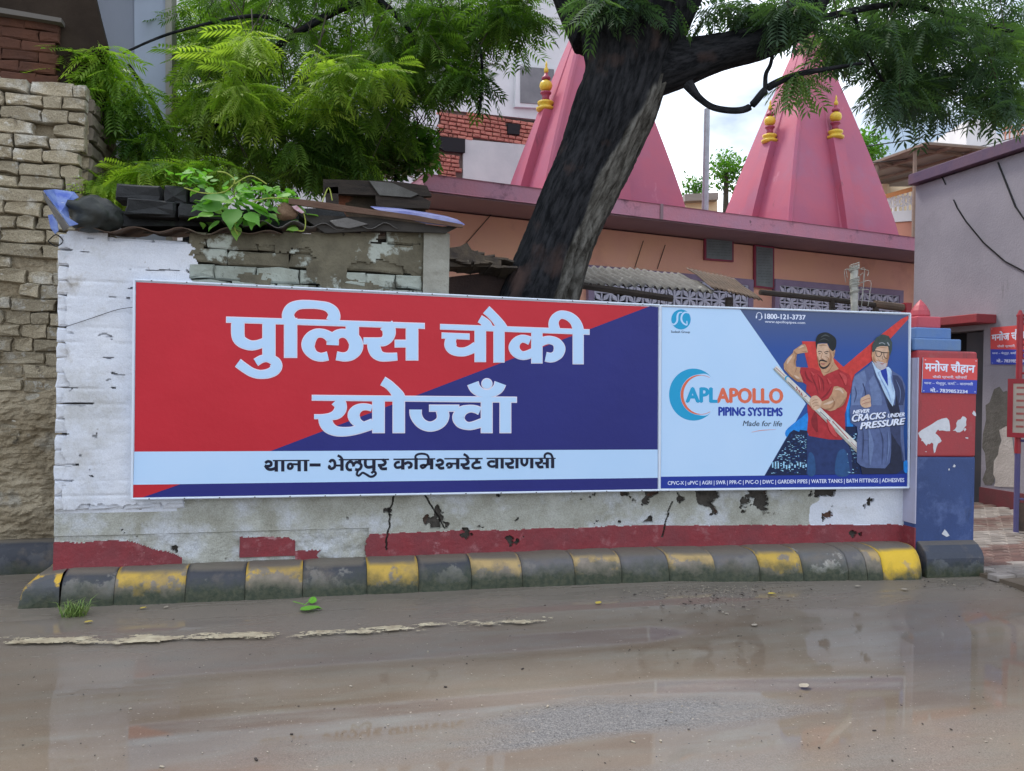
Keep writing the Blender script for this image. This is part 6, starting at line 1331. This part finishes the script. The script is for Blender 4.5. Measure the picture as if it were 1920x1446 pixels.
def crown(name, regions, mat_, parent, leafl=(.22, .34), per=7, T=None, seed=1, tw=True, droop=(-65, 5), spread=.04):
    rs = np.random.RandomState(seed); Vt, Ft = T if T else (LV, LF); M = []; TI = []; tws = MB()
    for (cx_, cy_, rx, ry, n, d0, d1, t0, t1) in regions:
        for _ in range(n):
            while True:
                a, b = rs.uniform(-1, 1, 2)
                if a * a + b * b < 1: break
            d = rs.uniform(d0, d1); c = dep(cx_ + a * rx, cy_ + b * ry, d); tint = rs.uniform(t0, t1); lsz = rs.uniform(.75, 1.2)
            if tw and rs.rand() < .3: q = c + np.array([rs.uniform(-.25, .25), rs.uniform(-.1, .25), rs.uniform(.25, .5)]); tws.tube([q, (q + c) / 2 + np.array([0, 0, .03]), c], [.007, .005, .003], 4, False)
            az0 = rs.uniform(0, 6.28)
            for k in range(per):
                az = az0 + k * 2 * math.pi / per + rs.uniform(-.4, .4); el = math.radians(rs.uniform(*droop)); L_ = rs.uniform(*leafl) * lsz
                X = np.array([math.cos(az) * math.cos(el), math.sin(az) * math.cos(el), math.sin(el)]); Z = np.array([0, 0, 1.0]) - X * X[2]; Z /= np.linalg.norm(Z); Y = np.cross(Z, X)
                ro = rs.uniform(-.6, .6); Y, Z = Y * math.cos(ro) + Z * math.sin(ro), Z * math.cos(ro) - Y * math.sin(ro)
                M.append((np.stack([X, Y, Z]) * L_, c + rs.uniform(-spread, spread, 3))); TI.append(np.clip(tint + rs.uniform(-.18, .18), 0, 1))
    n = len(M); nv = len(Vt); R = np.stack([m[0] for m in M]); Tt = np.stack([m[1] for m in M])
    V = np.einsum('vi,nij->nvj', Vt, R) + Tt[:, None, :]; V = V.reshape(-1, 3); F = (Ft[None] + (np.arange(n) * nv)[:, None, None]).reshape(-1, Ft.shape[1])
    org = V.mean(0); me = bpy.data.meshes.new(name); me.vertices.add(len(V)); me.vertices.foreach_set('co', (V - org).ravel())
    k = Ft.shape[1]; me.loops.add(F.size); me.loops.foreach_set('vertex_index', F.ravel().astype(np.int32)); me.polygons.add(len(F)); me.polygons.foreach_set('loop_start', (np.arange(len(F)) * k).astype(np.int32))
    me.update(calc_edges=True); me.materials.append(mat_)
    at = me.attributes.new('tint', 'FLOAT', 'POINT'); at.data.foreach_set('value', np.repeat(TI, nv))
    o = bpy.data.objects.new(name, me); COL.objects.link(o); o.parent = parent; o.location = org - world_loc(parent)
    if tw and tws.V: tag(tws.obj('twigs', TWIG, parent), kind='stuff')
    return o
TWIG = mat('brown_green_twig', (.05, .045, .025), (.03, .025, .018), 8, .8)
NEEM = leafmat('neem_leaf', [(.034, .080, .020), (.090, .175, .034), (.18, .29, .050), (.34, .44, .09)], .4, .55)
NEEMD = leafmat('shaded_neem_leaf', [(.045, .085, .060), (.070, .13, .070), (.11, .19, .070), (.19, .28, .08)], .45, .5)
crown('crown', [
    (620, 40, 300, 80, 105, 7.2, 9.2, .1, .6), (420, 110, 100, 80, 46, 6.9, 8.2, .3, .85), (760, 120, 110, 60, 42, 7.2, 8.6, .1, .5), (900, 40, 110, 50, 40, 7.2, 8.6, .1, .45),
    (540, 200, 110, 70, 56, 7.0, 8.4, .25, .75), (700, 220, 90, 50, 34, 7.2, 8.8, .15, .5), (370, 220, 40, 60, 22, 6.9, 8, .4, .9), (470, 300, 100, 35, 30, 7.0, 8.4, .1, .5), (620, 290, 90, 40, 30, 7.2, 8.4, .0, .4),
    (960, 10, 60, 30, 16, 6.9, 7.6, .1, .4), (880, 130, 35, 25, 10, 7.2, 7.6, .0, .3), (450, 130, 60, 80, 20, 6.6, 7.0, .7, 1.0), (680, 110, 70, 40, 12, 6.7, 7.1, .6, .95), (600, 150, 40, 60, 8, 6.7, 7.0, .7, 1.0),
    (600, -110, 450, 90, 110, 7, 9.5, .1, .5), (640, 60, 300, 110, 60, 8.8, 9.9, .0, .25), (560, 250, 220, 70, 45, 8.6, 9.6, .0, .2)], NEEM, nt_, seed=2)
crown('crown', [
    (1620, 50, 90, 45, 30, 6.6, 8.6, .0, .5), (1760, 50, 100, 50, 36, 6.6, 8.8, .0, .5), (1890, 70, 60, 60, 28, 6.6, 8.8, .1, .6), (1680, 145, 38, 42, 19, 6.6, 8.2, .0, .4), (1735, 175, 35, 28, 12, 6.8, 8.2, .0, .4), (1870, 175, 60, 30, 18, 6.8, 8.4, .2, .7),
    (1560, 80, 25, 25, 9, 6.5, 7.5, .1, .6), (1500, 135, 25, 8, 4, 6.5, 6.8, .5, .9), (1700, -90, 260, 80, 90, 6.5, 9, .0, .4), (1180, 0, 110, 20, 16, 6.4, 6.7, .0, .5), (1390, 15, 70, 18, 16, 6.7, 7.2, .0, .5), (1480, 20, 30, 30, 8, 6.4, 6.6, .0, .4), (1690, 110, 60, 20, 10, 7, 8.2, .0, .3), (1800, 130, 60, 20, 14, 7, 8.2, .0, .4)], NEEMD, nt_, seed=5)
# bright spray of a younger neem at the far left
yn = thing('young_neem', dep(330, 420, 7.6) * np.array([1, 1, 0]), 'young neem with bright yellow green drooping sprays above the black bricks', 'tree')
bark_tube('stem', [(345, 560, 16, 7.6), (350, 400, 14, 7.6), (330, 300, 12, 7.5), (290, 200, 9, 7.3), (240, 120, 6, 7.1)], 10, 40, .001, yn)
bark_tube('limb', [(325, 290, 8, 7.5), (260, 220, 6, 7.2), (180, 130, 4, 6.9)], 8, 24, .001, yn); bark_tube('limb', [(342, 350, 8, 7.5), (280, 330, 6, 7.2), (220, 330, 4, 7.0)], 8, 24, .001, yn)
YNG = leafmat('young_neem_leaf', [(.045, .105, .025), (.11, .21, .035), (.20, .33, .045), (.36, .48, .08)], .4, .55)
crown('crown', [(175, 95, 50, 25, 13, 6.5, 6.8, .6, 1), (165, 140, 45, 28, 12, 6.5, 6.8, .5, 1), (235, 180, 50, 45, 16, 6.5, 7.0, .2, .7), (270, 250, 40, 40, 17, 6.7, 7.1, .1, .6), (230, 318, 60, 14, 26, 6.35, 6.8, .6, 1), (175, 340, 14, 8, 6, 6.3, 6.6, .6, 1), (360, 312, 80, 14, 26, 6.4, 6.9, .4, .9), (215, 345, 40, 6, 12, 6.3, 6.6, .6, 1)], YNG, yn, leafl=(.20, .30), per=6, seed=8, tw=False)
# broad leaved bush behind
def oval(n=1, wd=.42):
    V = [(0, 0, 0), (.28, wd * .42, .02), (.62, wd * .46, .0), (1, 0, -.10), (.62, -wd * .46, .0), (.28, -wd * .42, .02)]; return np.array(V), np.array([(0, 1, 2, 3, 4, 5)])
OV = oval()
bb = thing('broadleaf_bush', dep(740, 420, 8.6) * np.array([1, 1, 0]), 'glossy broad leaved bush behind the ruined hut, below the neem foliage', 'shrub')
bark_tube('stem', [(730, 560, 14, 8.6), (735, 420, 10, 8.6), (745, 300, 6, 8.6)], 8, 20, .001, bb)
BLF = leafmat('glossy_broad_leaf', [(.02, .06, .015), (.05, .14, .02), (.10, .24, .03)], .3, .35)
crown('crown', [(740, 300, 75, 40, 170, 8.2, 9.0, .1, .8), (790, 275, 30, 40, 50, 8.2, 8.8, .5, 1.), (660, 310, 40, 30, 70, 8.2, 9, .0, .4), (600, 320, 40, 20, 50, 8.2, 9, .0, .4)], BLF, bb, leafl=(.08, .14), per=8, T=OV, seed=12, droop=(-50, 40), spread=.08)
# creeper on the shed roof
cp = thing('creeper_plant', PW_(420, 400, 5.95), 'bright green broad leaved creeper spilling over the middle of the shed roof', 'plant')
CRF = leafmat('creeper_leaf', [(.06, .17, .04), (.11, .28, .05), (.16, .38, .07), (.26, .46, .10)], .6, .4)
def ovate():
    V = [(0, 0, 0)]; prof_ = [(.06, .20), (.2, .33), (.4, .36), (.62, .27), (.82, .13)]
    for x, w_ in prof_: V += [(x, w_, .05 * (1 - x)), (x, 0, -.02 - .1 * x * x), (x, -w_, .05 * (1 - x))]
    V.append((1, 0, -.16)); F = [(0, 1, 2, 2), (0, 2, 3, 3)]
    for i in range(4): a = 1 + i * 3; F += [(a, a + 3, a + 4, a + 1), (a + 1, a + 4, a + 5, a + 2)]
    a = 13; F += [(a, 16, a + 1, a + 1), (a + 1, 16, a + 2, a + 2)]
    return np.array(V, float), F
ov, of = ovate()
rs = np.random.RandomState(21); lmesh = []
def leaf_obj(px, py, Y, L_, az, el, roll, tint, parent, kid):
    X = np.array([math.cos(az) * math.cos(el), math.sin(az) * math.cos(el), math.sin(el)]); Z = np.array([0, -.45, 1.0]); Z = Z - X * (X @ Z); Z /= np.linalg.norm(Z); Y_ = np.cross(Z, X)
    Y2_, Z2_ = Y_ * math.cos(roll) + Z * math.sin(roll), Z * math.cos(roll) - Y_ * math.sin(roll)
    P_ = PW_(px, py, Y); V = ov @ (np.stack([X, Y2_, Z2_]) * L_) + P_
    o = new_mesh('leaf', V, [tuple(dict.fromkeys(f)) for f in of], CRF, parent=parent, smooth=True)
    a = o.data.attributes.new('tint', 'FLOAT', 'POINT'); a.data.foreach_set('value', [tint] * len(V)); return o
big = [(430, 372, .20, 3.4, -.1, .2), (418, 385, .22, 3.3, -.2, .35), (452, 378, .21, .2, -.2, .4), (438, 392, .2, 4.6, -.9, .3), (470, 385, .17, .1, -.5, .6), (462, 400, .15, 5.6, -.6, .6), (400, 400, .12, 3.6, -.3, .8), (378, 405, .10, 3.3, -.3, .9), (384, 392, .11, 2.6, .3, .8), (495, 400, .13, 5.8, -.4, .5), (478, 408, .12, 4.4, -.9, .7), (510, 392, .13, .2, -.2, .5), (444, 425, .11, 4.7, -1.2, .95), (560, 430, .09, 3.3, -.1, .9), (575, 402, .09, .3, .1, .7), (447, 360, .18, .6, .2, .5)]
for x, y, L_, az, el, ti in big: leaf_obj(x, y, 5.83 + rs.uniform(-.03, .06), L_, az, el, rs.uniform(-.4, .4), ti, cp, 0)
for i in range(165):
    a, b = rs.uniform(-1, 1, 2); x = 465 + a * 95; y = 372 + b * 40 + abs(a) * 6
    if y < 330 + abs(x - 440) * .25: y += 25
    leaf_obj(x, y, rs.uniform(5.85, 6.15), rs.uniform(.05, .12), rs.uniform(0, 6.28), rs.uniform(-.8, .3), rs.uniform(-.6, .6), rs.uniform(.3, 1), cp, 0)
for i in range(30):
    x = rs.uniform(310, 395); y = rs.uniform(318, 348); leaf_obj(x, y, rs.uniform(5.95, 6.3), rs.uniform(.06, .11), rs.uniform(0, 6.28), rs.uniform(-.5, .5), rs.uniform(-.5, .5), rs.uniform(.2, .8), cp, 0)
mb = MB()
for c in ([(345, 352), (380, 362), (420, 360), (440, 340), (425, 325), (408, 322)], [(450, 400), (440, 425), (446, 440)], [(520, 385), (560, 388), (572, 410), (570, 432), (556, 432)], [(470, 380), (500, 372), (540, 372)], [(604, 380), (616, 352), (623, 376)], [(440, 345), (470, 330), (500, 345)]):
    mb.tube(catmull([PW_(x, y, 5.84) for x, y in c], n=5), .0045, 5)
mb.obj('stem', mat('yellow_green_stem', (.30, .36, .06), None, rough=.5), cp)
# distant trees
def ftree(lab, cx_, cy_, rx, ry, d, n, sd, tl=(.2, .9)):
    t = thing('distant_tree', dep(cx_, cy_ + 60, d) * np.array([1, 1, 0]), lab, 'tree'); a = dep(cx_, cy_, d)
    MB().tube([(a[0], a[1], 0), (a[0], a[1], a[2])], [.2, .08], 6).obj('trunk', TWIG, t)
    crown('crown', [(cx_, cy_, rx, ry, n, d - .5, d + .8) + tl], BLF, t, leafl=(.12, .22), per=22, T=OV, seed=sd, tw=False, spread=.35, droop=(-50, 60))
ftree('pale green treetop far between the towers, right of the pole', 1362, 322, 22, 24, 26, 44, 31, (.5, 1)); ftree('dim small treetop far behind the low cream house', 1303, 352, 14, 12, 32, 26, 32); ftree('bright treetop just right of the big tower', 1622, 285, 22, 30, 24, 60, 33, (.6, 1))
# ============================================================ SMALL THINGS ON THE GROUND
gt_ = thing('grass_tuft', onz(140, 1155, 0), 'small tuft of grass at the kerb foot near its left end', 'grass')
V = []; F = []; rs = np.random.RandomState(2); g0 = onz(140, 1155, 0)
for i in range(110):
    b = g0 + np.array([rs.uniform(-.07, .07), rs.uniform(-.04, .04), 0]); az = rs.uniform(0, 6.28); l_ = rs.uniform(.05, .15); w_ = .003; dr = np.array([math.cos(az), math.sin(az), 0]); sd_ = np.array([-dr[1], dr[0], 0]); k = len(V)
    p1_ = b + dr * l_ * .35 + np.array([0, 0, l_ * .6]); p2_ = b + dr * l_ * .85 + np.array([0, 0, l_ * rs.uniform(.3, .75)]); V += [b - sd_ * w_, b + sd_ * w_, p1_ + sd_ * w_, p1_ - sd_ * w_, p2_]; F += [(k, k + 1, k + 2, k + 3), (k + 3, k + 2, k + 4)]
new_mesh('blades', V, F, mat('grass_blade', (.10, .20, .035), (.20, .27, .07), 30, .5), parent=gt_)
lf_ = thing('fallen_sprig', onz(575, 1146, 0), 'fresh green leaf with a small sprig lying on the wet silt', 'leaf')
def flatleaf(nm, px, py, L_, az, m, parent=None, el=.1):
    P_ = onroad(px, py, .012); X = np.array([math.cos(az) * math.cos(el), math.sin(az) * math.cos(el), math.sin(el)]); Y_ = np.array([-math.sin(az), math.cos(az), 0]); Z = np.cross(X, Y_)
    return new_mesh(nm, ov @ (np.stack([X, Y_, Z]) * L_) * 1.0 + P_, [tuple(dict.fromkeys(f)) for f in of], m, parent=parent, smooth=True)
LG = mat('fresh_green_leaf', (.12, .36, .03), (.16, .42, .04), 20, .35); LYW = mat('yellow_fallen_leaf', (.62, .48, .06), (.50, .38, .08), 20, .5); LPL = mat('pale_litter', (.38, .34, .27), (.28, .24, .19), 20, .7)
flatleaf('leaf', 562, 1144, .15, .0, LG, lf_, .12); flatleaf('leaf', 585, 1132, .08, 1.4, LG, lf_, .5)
mb = MB(); mb.tube([onz(550, 1128, .02), onz(572, 1134, .03), onz(590, 1120, .06)], .003, 4); mb.obj('stem', LG, lf_)
for i, (x, y, L_, az, m_, lab) in enumerate([(262, 1141, .045, .2, LYW, 'small yellow leaf by the kerb foot left of the fallen sprig'), (308, 1140, .04, 1.0, LPL, 'small pale leaf by the kerb foot, between yellow leaf and sprig'), (158, 1167, .05, .1, LYW, 'yellow leaf just below the grass tuft'), (1118, 1132, .06, .5, LYW, 'yellow leaf on brown mud below the middle kerb stones'), (1440, 1113, .06, 5.8, LYW, 'curled yellow leaf at the right end of the litter patch'), (1605, 1100, .05, .2, LPL, 'pale paper scrap in the water below the scribbled kerb stone'), (1692, 1106, .06, .1, LPL, 'white scrap floating left of the pillar foot'), (1500, 1288, .07, .1, LPL, 'pale wet leaf lying alone in the brown puddle'), (1410, 1173, .05, .1, LPL, 'light leaf in the puddle below the litter patch')]):
    sc_ = 'scrap' in lab; tag(flatleaf('paper_scrap' if sc_ else 'fallen_leaf', x, y, L_, az, m_, None, .15), lab, 'scrap' if sc_ else 'leaf', None)
# strewn litter: twigs, grit, husks
rs = np.random.RandomState(14); mb = MB(); mb2 = MB()
for i in range(1100):
    if i < 760: x = rs.normal(1345, 85); y = 1094 + abs(rs.normal(0, 22)) + 4
    elif i < 860: x = rs.uniform(1690, 1920); y = rs.uniform(1085, 1105) + (x - 1690) * .02
    else: x = rs.uniform(0, 1920); y = rs.uniform(1110, 1440)
    if x > 1690 and y < 1084 or y < 1098 - (x - 940) * .02: continue
    p = onroad(x, y, .012 if y < 1200 else .004); s_ = rs.uniform(.002, .005) if rs.rand() < .9 else rs.uniform(.005, .010)
    (mb if rs.rand() < .55 else mb2).box(p, (s_ * rs.uniform(1, 3), s_, s_ * .5), ((math.cos(i), math.sin(i), 0), (-math.sin(i), math.cos(i), 0), (0, 0, 1)))
tag(mb.obj('strewn_litter', LPL), kind='stuff', label='pale grit and husks strewn along the gutter'); tag(mb2.obj('strewn_twigs', MT['blackwood']), kind='stuff', label='dark twigs and grit strewn along the gutter')
# overhead wires
for (a, b, r_, lab) in ((dep(1480, 285, 18), dep(2050, 150, 24), .014, 'upper thin overhead wire crossing the sky right of the big tower'), (dep(1480, 310, 19), dep(2050, 205, 25), .012, 'lower thin overhead wire crossing the sky right of the big tower')):
    pts = [a * (1 - t) + b * t - np.array([0, 0, 1.2 * 4 * t * (1 - t) * .4]) for t in np.linspace(0, 1, 16)]; tag(MB().tube(pts, r_, 4).obj('overhead_wire', MT['wire']), lab, 'wire')
for (x0, y0, x1, y1, lab) in ((930, 392, 872, 458, 'thin slanting cable on the salmon temple wall left of the trunk'), (1246, 460, 1231, 505, 'thin cable on the salmon temple wall right of the trunk, nearer the plaques'), (1205, 452, 1189, 502, 'thin cable on the salmon temple wall right of the trunk, nearer the trunk')):
    tag(MB().tube([PTW(x0, y0, .02), PTW(x1, y1, .02)], .006, 4).obj('thin_cable', MT['wire']), lab, 'cable')
